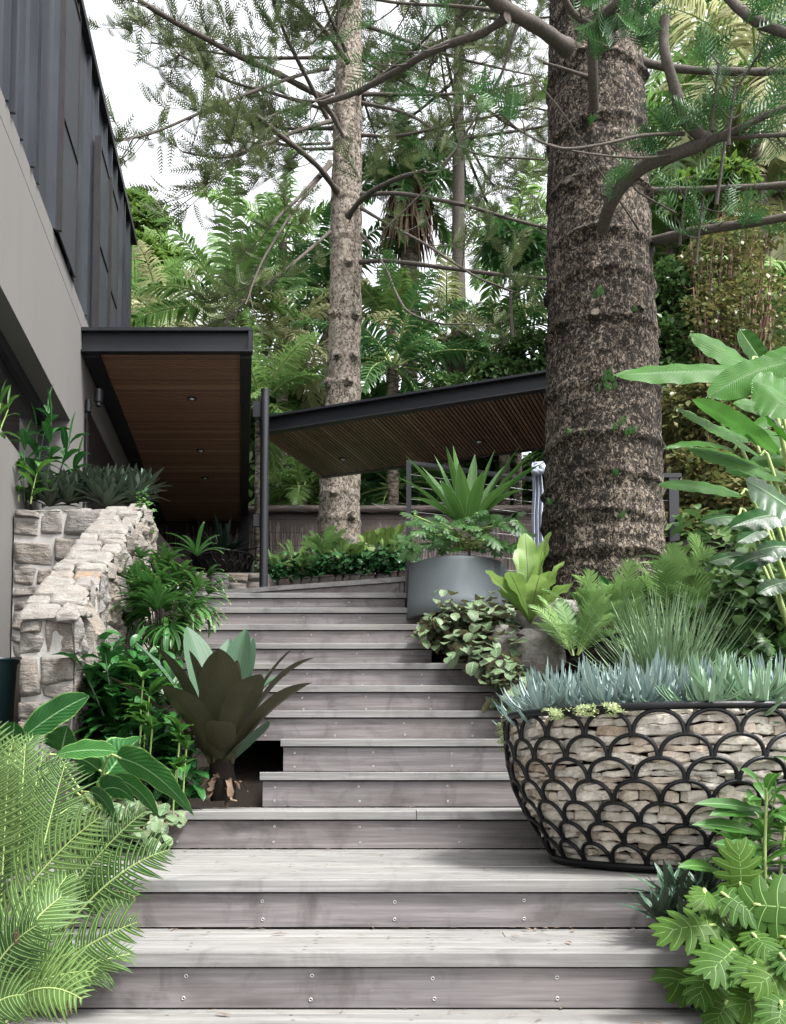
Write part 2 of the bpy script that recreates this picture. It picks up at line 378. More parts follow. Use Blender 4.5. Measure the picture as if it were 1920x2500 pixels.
M['bark'] = mk_bark('flaky_dark_bark', (.25, .205, .165), (.098, .08, .064), (.013, .011, .009), .8, 42., .56, .74)
M['bark_pale'] = mk_bark('speckled_grey_bark', (.33, .285, .24), (.23, .195, .16), (.03, .024, .02), .85, 26., .34, .76)
M['limb'] = plain('limb_bark', (.088, .075, .065), .85, 0, .75, 55, 1.2, .2)
M['twig_red'] = plain('reddish_twig', (.19, .12, .09), .8, 0, .3, 20, .3, .2)
M['ring'] = mk_bark('palm_trunk_bark', (.22, .19, .155), (.15, .125, .10), (.05, .04, .03), 3., 8., .4)
def mk_brush():
    s = Sh('brushwood_twigs'); r = s.n('Attribute', attribute_name='rnd').outputs['Fac']
    c = s.ramp(r, [(0., (.15, .125, .115)), (.5, (.36, .30, .28)), (1., (.56, .49, .46))])
    n = s.noise(s.obj((60, 60, 2.), rndoff=2.), 2., 3.)
    return s.end(s.pbr(s.mix(n, c, (.05, .04, .035)), .9, spec=.15))
M['brush'] = mk_brush()
M['stem_dark'] = plain('dark_green_stem', (.03, .065, .025), .6)
M['dead'] = plain('dry_husk', (.15, .105, .075), .9, 0, .4, 30, .5, .1)
# foliage
M['fern_lime'] = leaf_mat('lime_fern', (.024, .068, .018), (.105, .18, .052), .45, .2, rib=(.22, .34, .12), ribw=.07, mott=.12, spec=.35)
M['fern_mid'] = leaf_mat('mid_fern', (.12, .25, .10), (.23, .38, .17), .5, .35, mott=.1, spec=.3)
M['rachis'] = plain('fern_rachis', (.27, .36, .12), .6)
M['dark_glossy'] = leaf_mat('dark_glossy_leaf', (.014, .075, .022), (.035, .14, .038), .3, .15, rib=(.05, .15, .05), ribw=.03, vein=9, vslant=5, mott=.1)
M['big_leaf'] = leaf_mat('large_green_leaf', (.020, .095, .030), (.040, .14, .040), .30, .16, rib=(.16, .28, .13), ribw=.022, vein=12, vslant=7, edge=(.13, .24, .07), mott=.12)
M['canna'] = leaf_mat('banana_like_leaf', (.02, .095, .012), (.05, .155, .02), .26, .42, rib=(.22, .36, .13), ribw=.02, vein=40, vslant=9, mott=.06, spec=.22, veindepth=.8, back=(.06, .165, .03))
M['canna_dark'] = leaf_mat('dark_banana_like_leaf', (.012, .065, .018), (.026, .10, .026), .25, .2, rib=(.2, .3, .16), ribw=.018, vein=46, vslant=9, mott=.12, veindepth=.35)
M['ginger'] = leaf_mat('ginger_leaf', (.03, .11, .022), (.07, .175, .036), .36, .3, rib=(.14, .28, .09), ribw=.03, mott=.15, vein=24, vslant=8, veindepth=.3)
M['xanadu'] = leaf_mat('lobed_leaf', (.02, .065, .010), (.052, .11, .017), .5, .25, rib=(.15, .25, .085), ribw=.02, mott=.2, spec=.12)
M['xanadu_dark'] = leaf_mat('dark_lobed_leaf', (.022, .085, .025), (.055, .14, .04), .4, .15, rib=(.09, .17, .06), ribw=.05, mott=.1)
M['rhoeo'] = leaf_mat('purple_backed_leaf', (.035, .085, .05), (.06, .125, .07), .35, .1, rib=(.06, .11, .06), ribw=.05, back=(.05, .065, .045), mott=.15, striae=3)
M['brom'] = leaf_mat('grey_green_strap', (.038, .075, .045), (.065, .11, .068), .5, .10, spec=.15, striae=8, veindepth=.12, mott=.12, back=(.042, .04, .022), tip=(.2, .12, .07))
M['agave'] = leaf_mat('sword_leaf', (.075, .20, .06), (.14, .29, .10), .38, .18, striae=3, mott=.1, edge=(.2, .34, .13))
M['birdnest'] = leaf_mat('birds_nest_frond', (.17, .30, .09), (.25, .38, .14), .38, .35, rib=(.035, .025, .02), ribw=.016, vein=30, vslant=5, veindepth=.25, mott=.1)
M['chalk'] = leaf_mat('blue_chalk_finger', (.18, .26, .245), (.29, .375, .355), .55, .05, mott=.08, spec=.3)
M['chalk_green'] = leaf_mat('green_chalk_finger', (.19, .30, .20), (.28, .40, .27), .5, .05, mott=.08, spec=.3)
M['sedum'] = leaf_mat('pale_sedum', (.34, .42, .20), (.46, .52, .30), .5, .15, mott=.08)
M['spiky'] = leaf_mat('grass_tree_needle', (.075, .14, .065), (.18, .26, .14), .5, .15, mott=.1)
M['cover'] = leaf_mat('round_cover_leaf', (.06, .11, .052), (.125, .185, .10), .42, .15, rib=(.2, .25, .12), ribw=.03, vein=6, vslant=3, edge=(.17, .12, .07), mott=.3, back=(.16, .15, .085))
M['shade_leaf'] = leaf_mat('shade_dark_strap', (.006, .016, .010), (.012, .028, .016), .4, .05)  # near-black green puts the shade under the canopy into the leaf colour
M['bounce_paving'] = plain('pale_bounce_paving', (.34, .33, .315), .8, 0, .2, 6, .3)
M['cover_dark'] = leaf_mat('dark_cover_leaf', (.02, .075, .026), (.045, .13, .045), .25, .1, mott=.1)
M['rhapis'] = leaf_mat('lady_palm_leaf', (.035, .12, .035), (.08, .20, .06), .33, .2, striae=3, mott=.12, tip=(.3, .24, .13))
M['palm'] = leaf_mat('palm_leaflet', (.10, .22, .075), (.22, .37, .15), .36, .4, mott=.2, spec=.6)
M['palm_pale'] = leaf_mat('pale_palm_leaflet', (.26, .31, .18), (.45, .46, .34), .42, .4, mott=.2, spec=.5)
M['palm_dark'] = leaf_mat('dark_palm_leaflet', (.04, .13, .05), (.09, .22, .085), .32, .3, mott=.15, spec=.6)
M['pine'] = leaf_mat('pine_shoot', (.03, .10, .045), (.075, .18, .07), .45, .25, mott=.2)
M['pine_far'] = leaf_mat('distant_pine_shoot', (.06, .095, .05), (.125, .16, .085), .6, .3, mott=.2)
M['pine_fresh'] = leaf_mat('fresh_pine_shoot', (.05, .16, .06), (.10, .24, .09), .5, .2, mott=.1)
M['bush'] = leaf_mat('hedge_leaf', (.035, .085, .035), (.09, .165, .065), .35, .25, mott=.2)
M['bush_warm'] = leaf_mat('mixed_hedge_leaf', (.06, .11, .04), (.20, .18, .09), .4, .3, mott=.2, tip=(.22, .09, .03))
M['tree_leaf'] = leaf_mat('broad_tree_leaf', (.07, .15, .04), (.16, .26, .07), .45, .35, mott=.2)
M['forest'] = leaf_mat('forest_leaf', (.045, .11, .045), (.12, .22, .085), .45, .3, mott=.2)
# ---------------- stairs data: step k -> front edge ----------------
def zt(py, Y): return P(960, py, Y)[2]
YS = {0: 2.03, 1: 2.38, 2: 2.73, 3: 3.85, 4: 4.22, 5: 4.587, 6: 4.92, 7: 5.24, 8: 5.53, 9: 5.84, 10: 6.13, 11: 6.41, 12: 6.73}
ZS = {0: zt(2466, 2.38), 1: zt(2323, 2.38), 2: zt(2146, 2.73), 3: zt(1979, 3.85), 4: zt(1885, 4.22), 5: zt(1804, 4.587), 6: zt(1735, 4.92),
      7: zt(1674, 5.24), 8: zt(1619, 5.53), 9: zt(1570, 5.84), 10: zt(1525, 6.13), 11: zt(1484, 6.41), 12: zt(1448, 6.73)}
def X(px, Y): return P(px, 1700, Y)[0]
XL = {0: -1.2, 1: -1.2, 2: -1.2, 3: X(408, 3.85), 4: X(637, 4.22), 5: X(687, 4.587), 6: -1.0, 7: -1.2, 8: -1.28, 9: -1.3, 10: -1.32, 11: -1.35, 12: -1.4}
XR = {0: 1.0, 1: X(1686, 2.38), 2: 1.75, 3: 1.8, 4: 1.5, 5: 1.3, 6: 1.1, 7: X(1231, 5.24), 8: X(1197, 5.53), 9: X(1058, 5.84), 10: X(1046, 6.13), 11: X(1038, 6.41), 12: X(993, 6.73)}
Z13 = ZS[12]+.165
Y13 = lambda x: 6.93-.335*(x-.09)      # skewed front edge of the top deck
# ---------------- ground ----------------
_gy = np.array([-20, 1.2, 2.4, 2.73, 3.8, 4.3, 6.75, 8, 10.9, 11.5, 16, 30, 70, 160])
_gz = np.array([-.9, .10, .86, 1.12, 1.22, 1.42, 2.72, 2.86, 2.9, 3.95, 5.0, 8.0, 14., 16.])
def ground(x, y):
    z = np.interp(y, _gy, _gz)
    z = z+np.clip((np.abs(x-.2)-3.5)*.06, 0, 1.4)
    z = z+np.where((x > 1.2) & (y > 4.2), np.clip((x-1.2)*.12, 0, .5), 0)
    z = z+np.clip((x-.75)*.55, 0, .42)*np.clip((y-4.0)*1.6, 0, 1)*np.clip((9-y)*.5, 0, 1)
    z = np.where((x > -1.3) & (x < -.42) & (y > 3.95) & (y < 4.95), np.minimum(z, ZS[3]-.03), z)
    return z+.03*vnoise(np.stack([x, y, 0*x], -1), 1.7)
def on_steps(x, y):
    ks = np.array([0]+list(range(1, 13))); k = np.clip(np.searchsorted([YS[i] for i in range(13)], y-.04)-1, 0, 12)
    xl = np.array([XL[i] for i in range(13)])[k]; xr = np.array([XR[i] for i in range(13)])[k]
    return (y > 1.6) & (y < 6.8) & (x > xl+.04) & (x < xr-.04) & (y > .0)
gx = np.concatenate([np.linspace(-120, -6, 14), np.arange(-5.5, 6.01, .085), np.linspace(7, 120, 14)])
gyy = np.concatenate([np.linspace(-20, 1.4, 8), np.arange(1.5, 13.01, .085), np.linspace(14, 160, 18)])
GX, GY = np.meshgrid(gx, gyy); GZ = ground(GX, GY)
GZ = np.where(on_steps(GX, GY), GZ-.32, GZ)
GZ = np.where((GY > 6.72) & (GY < 9.9) & (GX > -4) & (GX < 1.0), GZ-.45, GZ)
g = MB(); g.grid(np.stack([GX, GY, GZ], -1), rnd=.5, flip=False); tag(g.build('ground', M['soil']), kind='structure')
def gpt(px, py, Y):
    p = P(px, py, Y); return p
def G(x, y): return np.array([x, y, float(ground(np.array([x]), np.array([y]))[0])])

# ---------------- timber stairs ----------------
st = thing('timber_stairs', 'wide weathered grey timber stairs climbing through the garden to the canopies', 'stairs', (0, 2.2, ZS[0]))
def screw(parent, x, y, z, r=.0062):
    m = MB(); a = np.linspace(0, 2*np.pi, 14, endpoint=False); ring = lambda q, yy: np.stack([x+q*np.cos(a), np.full(14, yy), z+q*np.sin(a)], 1)
    m.grid(np.stack([ring(r, y+.0005), ring(r*.95, y-.0016), ring(r*.5, y-.0013), ring(r*.42, y+.0002)]), closed=True)
    m.build('screw', M['screw'], parent)
    m = MB(); m.add(np.concatenate([ring(r*.44, y-.0003), [[x, y-.0003, z]]]), T=[(i, (i+1) % 14, 14) for i in range(14)]); m.build('screw_socket', M['screw_hole'], parent)
SCREWS = {1: (460, 760, 1060, 1355, 1646), 2: (327, 645, 963, 1275), 3: (439, 672, 879, 1117), 4: (673, 879, 1092), 5: (718, 911, 1104), 6: (649, 819, 988, 1154),
          7: (740, 894, 1050, 1202), 8: (747, 886, 1030, 1172), 9: (739, 871, 1005), 10: (622, 760, 899), 11: (606, 742, 878), 12: (605, 728, 851, 972)}
NOS = .037
def rounded_board(m, x0, x1, y0, y1, z0, z1, r, rnd):
    pr = [(y0+r*.3, z1), (y0, z1-r), (y0, z0), (y1, z0), (y1, z1)]; pr = [(y0+r, z1), (y0+r*.3, z1-r*.3), (y0, z1-r), (y0, z0), (y1, z0), (y1, z1)]
    n = len(pr); nx = 2
    ring = lambda x: np.array([(x, a, b) for a, b in pr])
    Gd = np.stack([ring(x0), ring(x1)]); i = np.arange(n); 
    m.add(Gd.reshape(-1, 3), [(k, (k+1) % n, n+(k+1) % n, n+k) for k in range(n)], rnd=rnd)
    for e, fl in ((0, 0), (1, 1)):
        T = [(0, k, k+1) if fl else (0, k+1, k) for k in range(1, n-1)]; m.add(Gd[e], T=T, rnd=rnd)
def tread(x0, x1, y0, y1, z):
    m = MB(); y = y0-.012; first = True
    while y < y1-.01:
        wd = .135 if first else .088
        ye = min(y+wd, y1); 
        if y1-ye < .03: ye = y1
        xs = [x0]+([rng.uniform(x0+.4, x1-.3)] if x1-x0 > 1.3 and rng.random() < .18 else [])+[x1]
        for xa, xb in zip(xs[:-1], xs[1:]): rounded_board(m, xa+(0 if xa == x0 else .0015), xb-(0 if xb == x1 else .0015), y+rng.normal()*.0008, ye, z-(NOS if first else .028), z-abs(rng.normal())*.001, .004 if first else .0025, rng.random())
        y = ye+.004; first = False
    return m
for k in range(0, 13):
    yb = YS.get(k+1, 7.6)
    if k == 12: yb = 7.75
    m = tread(XL[k], XR[k], YS[k], yb+.02, ZS[k])
    t = m.build('tread', M['tread'], st, smooth=False)
    if k < 4:
        m = MB(); yy = np.arange(YS[k]+.02, yb-.02, .046)
        for px in SCREWS.get(k, (430, 720, 1010, 1300)):
            x = X(px, YS[max(k, 1)])
            for y in yy:
                if rng.random() < .75 and XL[k] < x < XR[k]: q = x+rng.normal()*.008; m.add([(q-.0045, y-.0018, ZS[k]+.0006), (q+.0045, y-.0018, ZS[k]+.0006), (q+.0045, y+.0018, ZS[k]+.0006), (q-.0045, y+.0018, ZS[k]+.0006)], [(0, 1, 2, 3)])
        if m.n: tag(m.build('nail_marks', M['screw_hole'], t, smooth=False), kind='stuff')
    if k:
        m = MB(); zb = ZS[k-1]+.005; zt_ = ZS[k]-NOS-.006
        rounded_board(m, XL[k]+.012, XR[k]-.010, YS[k]+.002, YS[k]+.026, zb, zt_, .002, rng.random()*.6)
        r = m.build('riser', M['riser'], st, smooth=False)
        h = zt_-zb
        for px in SCREWS[k]:
            x = X(px, YS[k])
            if XL[k] < x < XR[k]:
                for f in (.78, .22): screw(r, x+rng.normal()*.003, YS[k]+.002, zb+h*f+rng.normal()*.002, .0054)
# side boards closing the visible ends of the flight
m = MB()
for k in (4, 5): m.box((XL[k]+.014, YS[k]+.03, ZS[k-1]-.25), (XL[k]+.034, YS[k+1]+.4, ZS[k]-NOS-.005), rnd=.6)
for k in (3, 7, 8, 9, 10, 11, 12):
    m.box((XR[k]-.034, YS[k]+.03, ZS[k-1]-.2), (XR[k]-.014, YS[k]+.45, ZS[k]-NOS-.005), rnd=.5)
m.build('side_board', M['riser'], st, smooth=False)
# skewed top deck
m = MB(); x0, x1 = -1.9, .095
def sk(V):
    V = V.copy(); V[:, 1] = V[:, 1]+Y13(V[:, 0]); return V
def skbox(mm, xa, xb, ya, yb, za, zb, rnd): mm.box((xa, ya, za), (xb, yb, zb), rnd=rnd, M=sk)
y = -.012
for i in range(34):
    wd = .135 if i == 0 else .088
    skbox(m, x0, x1 if y < .7 else 2.2, y, y+wd, Z13-(NOS if i == 0 else .028), Z13, rng.random()); y += wd+.004
m.build('deck', M['tread'], st, smooth=False)
m = MB(); skbox(m, x0+.01, x1-.045, .003, .027, ZS[12]+.004, Z13-NOS-.006, .5); rz = m.build('riser', M['riser'], st, smooth=False)
m = MB(); skbox(m, x1-.042, x1-.012, .003, .06, ZS[12]+.004, Z13-NOS-.004, .8); m.build('end_block', M['riser'], st, smooth=False)

# unseen lower flight and pale path behind the camera, added to bounce light
for k in (1, 2, 3):
    m = tread(-1.2, 1.0, 2.03-.38*k, 2.03-.38*(k-1)+.02, ZS[0]-.15*k); m.build('tread', M['tread'], st, smooth=False)
    m = MB(); rounded_board(m, -1.19, .99, 2.03-.38*(k-1)+.002, 2.03-.38*(k-1)+.026, ZS[0]-.15*k+.005, ZS[0]-.15*(k-1)-NOS-.006, .002, .4); m.build('riser', M['riser'], st, smooth=False)
zpv = ZS[0]-.60
m = MB(); m.box((-6, -14, zpv-.3), (6, .9, zpv)); tag(m.build('path', M['bounce_paving'], smooth=False), kind='structure')
GZ2 = None
# ---------------- house ----------------
hx = lambda y: -1.657-.1378*y
def onh(px, py):
    r = ray(px, py); t = -1.657/(r[0]+.1378*r[1]); return np.array([0, 0, CZ])+r*t
hN = np.array([1, .1378, 0])/math.hypot(1, .1378); hD = np.array([-.1378, 1, 0])/math.hypot(1, .1378)
def hp(y, z, o=0.): return np.array([hx(y), y, z])+hN*o     # point on the wall plane, o = outwards
house = thing('house', 'modern house with dark metal cladding above grey cement walls, left of the stairs', 'house', hp(8, 2.7))
ztop_f = onh(327, 589)[2]; yf = onh(327, 589)[1]; zr0 = onh(190, 0)[2]
zc = lambda y: np.interp(y, [0, 5.74, 8.53, 14], [onh(0, 212)[2], onh(0, 212)[2], onh(213, 791)[2], onh(213, 791)[2]-.1])
zroof = lambda y: np.interp(y, [onh(190, 0)[1]-6, onh(190, 0)[1], yf], [zr0+.3, zr0, ztop_f])
ywin = onh(171, 1026)[1]; zh = lambda y: np.interp(y, [1, 5.74, ywin], [onh(0, 697)[2]+.1, onh(0, 697)[2], onh(171, 1026)[2]]); zs_ = onh(57, 1120)[2]
def slab(m, ys, zlo, zhi, o0, o1, rnd=None):
    # panel on the wall plane between two heights that may vary along it
    for a, b in zip(ys[:-1], ys[1:]):
        V = [hp(y, z, o) for y in (a, b) for z in ((zlo(a), zhi(a)) if y == a else (zlo(b), zhi(b))) for o in (o0, o1)]
        V = np.array([V[0], V[2], V[1], V[3], V[4], V[6], V[5], V[7]])
        m.add(V, [(0, 1, 3, 2), (4, 6, 7, 5), (0, 4, 5, 1), (2, 3, 7, 6), (0, 2, 6, 4), (1, 5, 7, 3)], rnd=rnd)
    return m
cst = lambda v: (lambda y: v)
m = MB(); gap = .008
zj = lambda y: zc(y)-.175
slab(m, [.6, 5.74, ywin], zh, zj, -.28, 0); slab(m, [.6, 5.74, 8.53, 13.9], lambda y: zj(y)+gap, zc, -.28, .0)
slab(m, [ywin, 8.53, 13.9], cst(.3), zj, -.28, 0); slab(m, [.6, 1.9, 3.3, 4.7, ywin], cst(.3), cst(zs_), -.28, 0)
slab(m, [.6, 13.9], lambda y: zj(y)-.01, lambda y: zj(y)+gap+.01, -.28, -.01)
m.build('wall', M['render'], house, smooth=False)
m = MB(); slab(m, [.6, ywin-.06], lambda y: zs_+.05, lambda y: zh(y)-.07, -.22, -.20)
gl = m.build('window', M['glass'], house, smooth=False)
m = MB()
slab(m, [.6, 5.74, ywin], lambda y: zh(y)-.09, lambda y: zh(y)-.0, -.24, -.15); slab(m, [ywin-.10, ywin-.003], lambda y: zs_+.004, lambda y: zh(y)-.095, -.24, -.15)
slab(m, [.6, ywin-.105], cst(zs_+.003), cst(zs_+.06), -.24, -.15); slab(m, [5.2, 5.26], cst(zs_+.064), lambda y: zh(y)-.095, -.235, -.155)
m.build('window_frame', M['black'], gl, smooth=False)
# timber-brown sheet behind the glass, standing in for the reflected soffit
m = MB(); slab(m, [.6, ywin-.11], cst(zs_+.064), lambda y: zh(y)-.1, -1.6, -1.55); m.build('soffit_reflection', M['soffit'], gl, smooth=False)
# metal cladding with standing seams
m = MB(); ys = np.linspace(2.0, yf, 30); slab(m, list(ys), lambda y: zc(y)+.004, zroof, -.3, -.02, .5)
cl = m.build('cladding', M['cladding'], house, smooth=False)
m = MB(); seam_px = [-60, -20, 8, 20, 46, 72, 88, 131, 180, 212, 232, 255, 268, 281, 297, 303, 315]
for px in seam_px:
    y = onh(px, 500)[1]
    if y > 2: slab(m, [y-.012, y+.012], lambda q: zc(q)+.006, lambda q: zroof(q)-.03, -.022, .018 if px not in (72, 20) else .03, rng.random())
m.build('standing_seam', M['cladding'], cl, smooth=False)
m = MB(); slab(m, [2.0, 8, yf+.03], lambda y: zroof(y)-.03, lambda y: zroof(y)+.05, -.35, .035); m.build('roof_edge', M['black'], house, smooth=False)
m = MB(); V = [hp(yf, 4.2, -.02), hp(yf, 4.2, -6), hp(yf, ztop_f, -6), hp(yf, ztop_f, -.02)]
m.box((-9, 0, 0), (-.3, .05, 1), M=lambda V: np.array([hp(yf+v[1]-.06, 4.2+v[2]*(ztop_f-4.25), v[0]+.0) for v in V])); m.build('end_wall', M['cladding'], house, smooth=False)
m = MB(); m.box((-9, 0, 0), (-.3, 1, .06), M=lambda V: np.array([hp(2+v[1]*(yf-2), zroof(2+v[1]*(yf-2))-.06+v[2], v[0]) for v in V])); m.build('roof', M['black'], house, smooth=False)
# sliding screens
def shutter(pa, pb, ytop_px, zmid_frac, zb=None):
    ya, yb = onh(pa, 400)[1], onh(pb, 400)[1]; z1 = onh(pa, ytop_px)[2] if ytop_px is not None else zroof(ya)-.25
    z0 = zc(ya)+.05
    m = MB(); zf = lambda y: zc(y)+.012
    slab(m, [ya+.03, yb-.02], zf, cst(z1-.02), .022, .034, .5); s_ = m.build('screen_panel', M['panel'], house, smooth=False)
    m = MB(); 
    slab(m, [ya, ya+.03], zf, cst(z1+.02), .0, .058); slab(m, [yb-.02, yb], zf, cst(z1), .0, .044)
    zm = z0+(z1-z0)*zmid_frac
    for zz in (zm, z1-.02): slab(m, [ya+.032, yb-.022], cst(zz), cst(zz+.022), .02, .045)
    m.build('screen_frame', M['frame_brown'], s_, smooth=False)
shutter(134, 179, None, .42); shutter(231, 259, 330, .47); shutter(261, 282, 437, .42)
# door slot beside the wall lamp
m = MB(); y = onh(207, 1080)[1]; slab(m, [y-.05, y+.05], cst(2.9), cst(onh(207, 1016)[2]), -.02, .004); m.build('door_slot', M['black'], house, smooth=False)
m = MB(); slab(m, [y+.1, y+1.6], cst(2.9), cst(onh(207, 1000)[2]+.05), -.02, .012); m.build('door', M['frame_brown'], house, smooth=False)
# wall lamp
lp = onh(207, 985); lamp = thing('wall_lamp', 'small black cylindrical wall lamp on the grey wall beside the timber-lined canopy', 'lamp', lp)
m = MB(); c = lp+hN*.12; c[2] = P(199, 965, lp[1])[2]; hh = px2m(16, lp[1])
a = np.array([c+[0, 0, hh], c-[0, 0, hh]]); m.tube([a[0], a[0]*.5+a[1]*.5, a[1]], .037, 20); m.build('lamp_body', M['black'], lamp)
m = MB(); m.tube([a[1]-[0, 0, -.002], a[1]-[0, 0, .035]], .024, 16); m.build('lamp_socket', M['black'], lamp)
m = MB(); q = lp+hN*.03; m.tube([q+[0, 0, .03], q-[0, 0, .075]], .028, 14); m.tube([c-[0, 0, .04], q-[0, 0, .04]], .012, 8); m.build('wall_bracket', M['black'], lamp)

# ---------------- canopy against the house ----------------
ZC1 = zt(857, 7.9); ZT1 = zt(798, 7.9)
c1 = thing('entry_canopy', 'flat canopy with brown timber-batten ceiling and black steel beams, joined to the grey house wall', 'canopy', (-2, 7.9, ZC1))
NL, NR = X(179, 7.9), X(608, 7.9); FL, FR = X(371, 13.3), X(602, 13.3)
lx = lambda y: NL+(FL-NL)*(y-7.9)/5.4; rx = lambda y: NR+(FR-NR)*(y-7.9)/5.4
m = MB(); m.box((NL, 7.9, ZC1), (NR, 7.97, ZC1+.016)); m.box((NL, 7.9, ZT1-.03), (NR, 7.97, ZT1)); m.box((NL, 7.945, ZC1+.017), (NR, 7.966, ZT1-.031)); m.box((NR-.03, 7.902, ZC1+.018), (NR-.002, 7.944, ZT1-.032))
m.build('front_beam', M['black'], c1, smooth=False)
def sbeam(fx, o0, o1, z0, z1):
    mm = MB(); mm.prism(np.array([(fx(7.972)+o0, 7.972, z0), (fx(7.972)+o1, 7.972, z0), (fx(13.3)+o1, 13.3, z0), (fx(13.3)+o0, 13.3, z0)]), np.array([(fx(7.972)+o0, 7.972, z1), (fx(7.972)+o1, 7.972, z1), (fx(13.3)+o1, 13.3, z1), (fx(13.3)+o0, 13.3, z1)])); return mm
sbeam(rx, -.10, 0, ZC1-.03, ZT1-.004).build('side_beam', M['black'], c1, smooth=False); sbeam(lx, .02, .16, ZC1-.02, ZT1-.006).build('side_beam', M['black'], c1, smooth=False)
m = MB(); y = 7.99
while y < 13.25:
    m.box((lx(y)+.165, y, ZC1+.006), (rx(y)-.105, y+.034, ZC1+.03), rnd=rng.random()); y += .046
m.build('batten_ceiling', M['soffit'], c1, smooth=False)
m = MB(); m.prism(np.array([(NL+.1, 7.99, ZC1+.05), (NR-.06, 7.99, ZC1+.05), (FR-.06, 13.29, ZC1+.05), (FL+.1, 13.29, ZC1+.05)]), np.array([(NL+.1, 7.99, ZT1+.0), (NR-.06, 7.99, ZT1), (FR-.06, 13.29, ZT1), (FL+.1, 13.29, ZT1)])); m.build('roof_deck', M['black'], c1, smooth=False)
def downlight(par, px, py, z):
    p = onz(px, py, z); m = MB(); m.lathe(p+[0, 0, -.006], [(.0, .004), (.028, .003), (.034, .0), (.046, .0), (.048, .008)], 20); d = m.build('downlight', M['black'], par)
    m = MB(); m.lathe(p+[0, 0, -.009], [(.0, 0), (.022, .001), (.024, .004)], 16); m.build('lamp_face', M['lamp'], d)
for q in ((469, 973), (490, 1100), (501, 1167)): downlight(c1, *q, ZC1)
m = MB(); m.box((X(584, 12.9), 12.9, 2.6), (X(603, 12.9), 13.0, ZC1-.031)); m.build('column', M['black'], c1, smooth=False)

# ---------------- skewed walkway canopy ----------------
ZC2 = zt(1051, 9.5)
A = np.array([X(648, 9.53), 9.53]); Bn = onz(1339, 947, ZC2)[:2]; dv = (Bn-A)/np.linalg.norm(Bn-A); B2 = A+dv*(np.linalg.norm(Bn-A)+.55); nv = np.array([-dv[1], dv[0]])
F1 = onz(640, 1185, ZC2)[:2]; depth = float(np.dot(F1-A, nv)); depth = max(depth, 1.6)
c2 = thing('walkway_canopy', 'skewed flat canopy with dark timber-batten ceiling behind the big tree trunk', 'canopy', (*A, ZC2))
def sb(m, s0, s1, t0, t1, z0, z1, rnd=None):
    L = [A+dv*s0+nv*t0, A+dv*s1+nv*t0, A+dv*s1+nv*t1, A+dv*s0+nv*t1]
    m.prism(np.array([(*q, z0) for q in L]), np.array([(*q, z1) for q in L]), rnd=rnd)
Ls = float(np.linalg.norm(B2-A)); hb = px2m(42, 9.5)
m = MB(); sb(m, -.13, Ls, 0, .09, ZC2, ZC2+.014); sb(m, -.13, Ls, 0, .09, ZC2+hb-.022, ZC2+hb); sb(m, -.13, Ls, .06, .075, ZC2+.015, ZC2+hb-.023); m.build('front_beam', M['black'], c2, smooth=False)
m = MB(); sb(m, -.13, Ls, depth-.07, depth, ZC2-.0, ZC2+hb-.004); m.build('rear_beam', M['black'], c2, smooth=False)
m = MB(); s_ = -.12
while s_ < Ls: sb(m, s_, s_+.03, .092, depth-.072, ZC2+.004, ZC2+.03, rng.random()); s_ += .042
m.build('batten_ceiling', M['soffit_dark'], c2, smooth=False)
m = MB(); sb(m, -.12, Ls, .078, depth-.08, ZC2+.06, ZC2+hb-.006); m.build('roof_deck', M['black'], c2, smooth=False)
for q in ((702, 1139), (838, 1121), (1170, 1078)): downlight(c2, *q, ZC2)
pp = P(643, 1530, 9.3); pt = P(643, 956, 9.3)
m = MB(); m.tube([(pp[0], 9.3, Z13-.02), (pp[0], 9.3, (pt[2]+Z13)/2), (pp[0], 9.3, pt[2])], px2m(10.5, 9.3), 24); po = m.build('post', M['black'], c2)
m = MB(); m.tube([(pp[0], 9.3, pt[2]+.001), (pp[0], 9.3, pt[2]+.02)], px2m(11, 9.3), 24); m.build('post_cap', M['black'], po)
m = MB(); m.box((X(612, 9.3), 9.29, zt(1018, 9.3)), (pp[0]-.045, 9.33, zt(980, 9.3))); m.box((X(616, 9.3), 9.285, zt(1285, 9.3)), (pp[0]-.045, 9.325, zt(1256, 9.3))); m.build('bracket', M['black'], c2, smooth=False)
for s0 in (3.15,):
    q = A+dv*s0+nv*(depth-.2); m = MB(); m.box((q[0]-.04, q[1]-.04, 2.9), (q[0]+.04, q[1]+.04, ZC2+.003)); m.build('column', M['black'], c2, smooth=False)

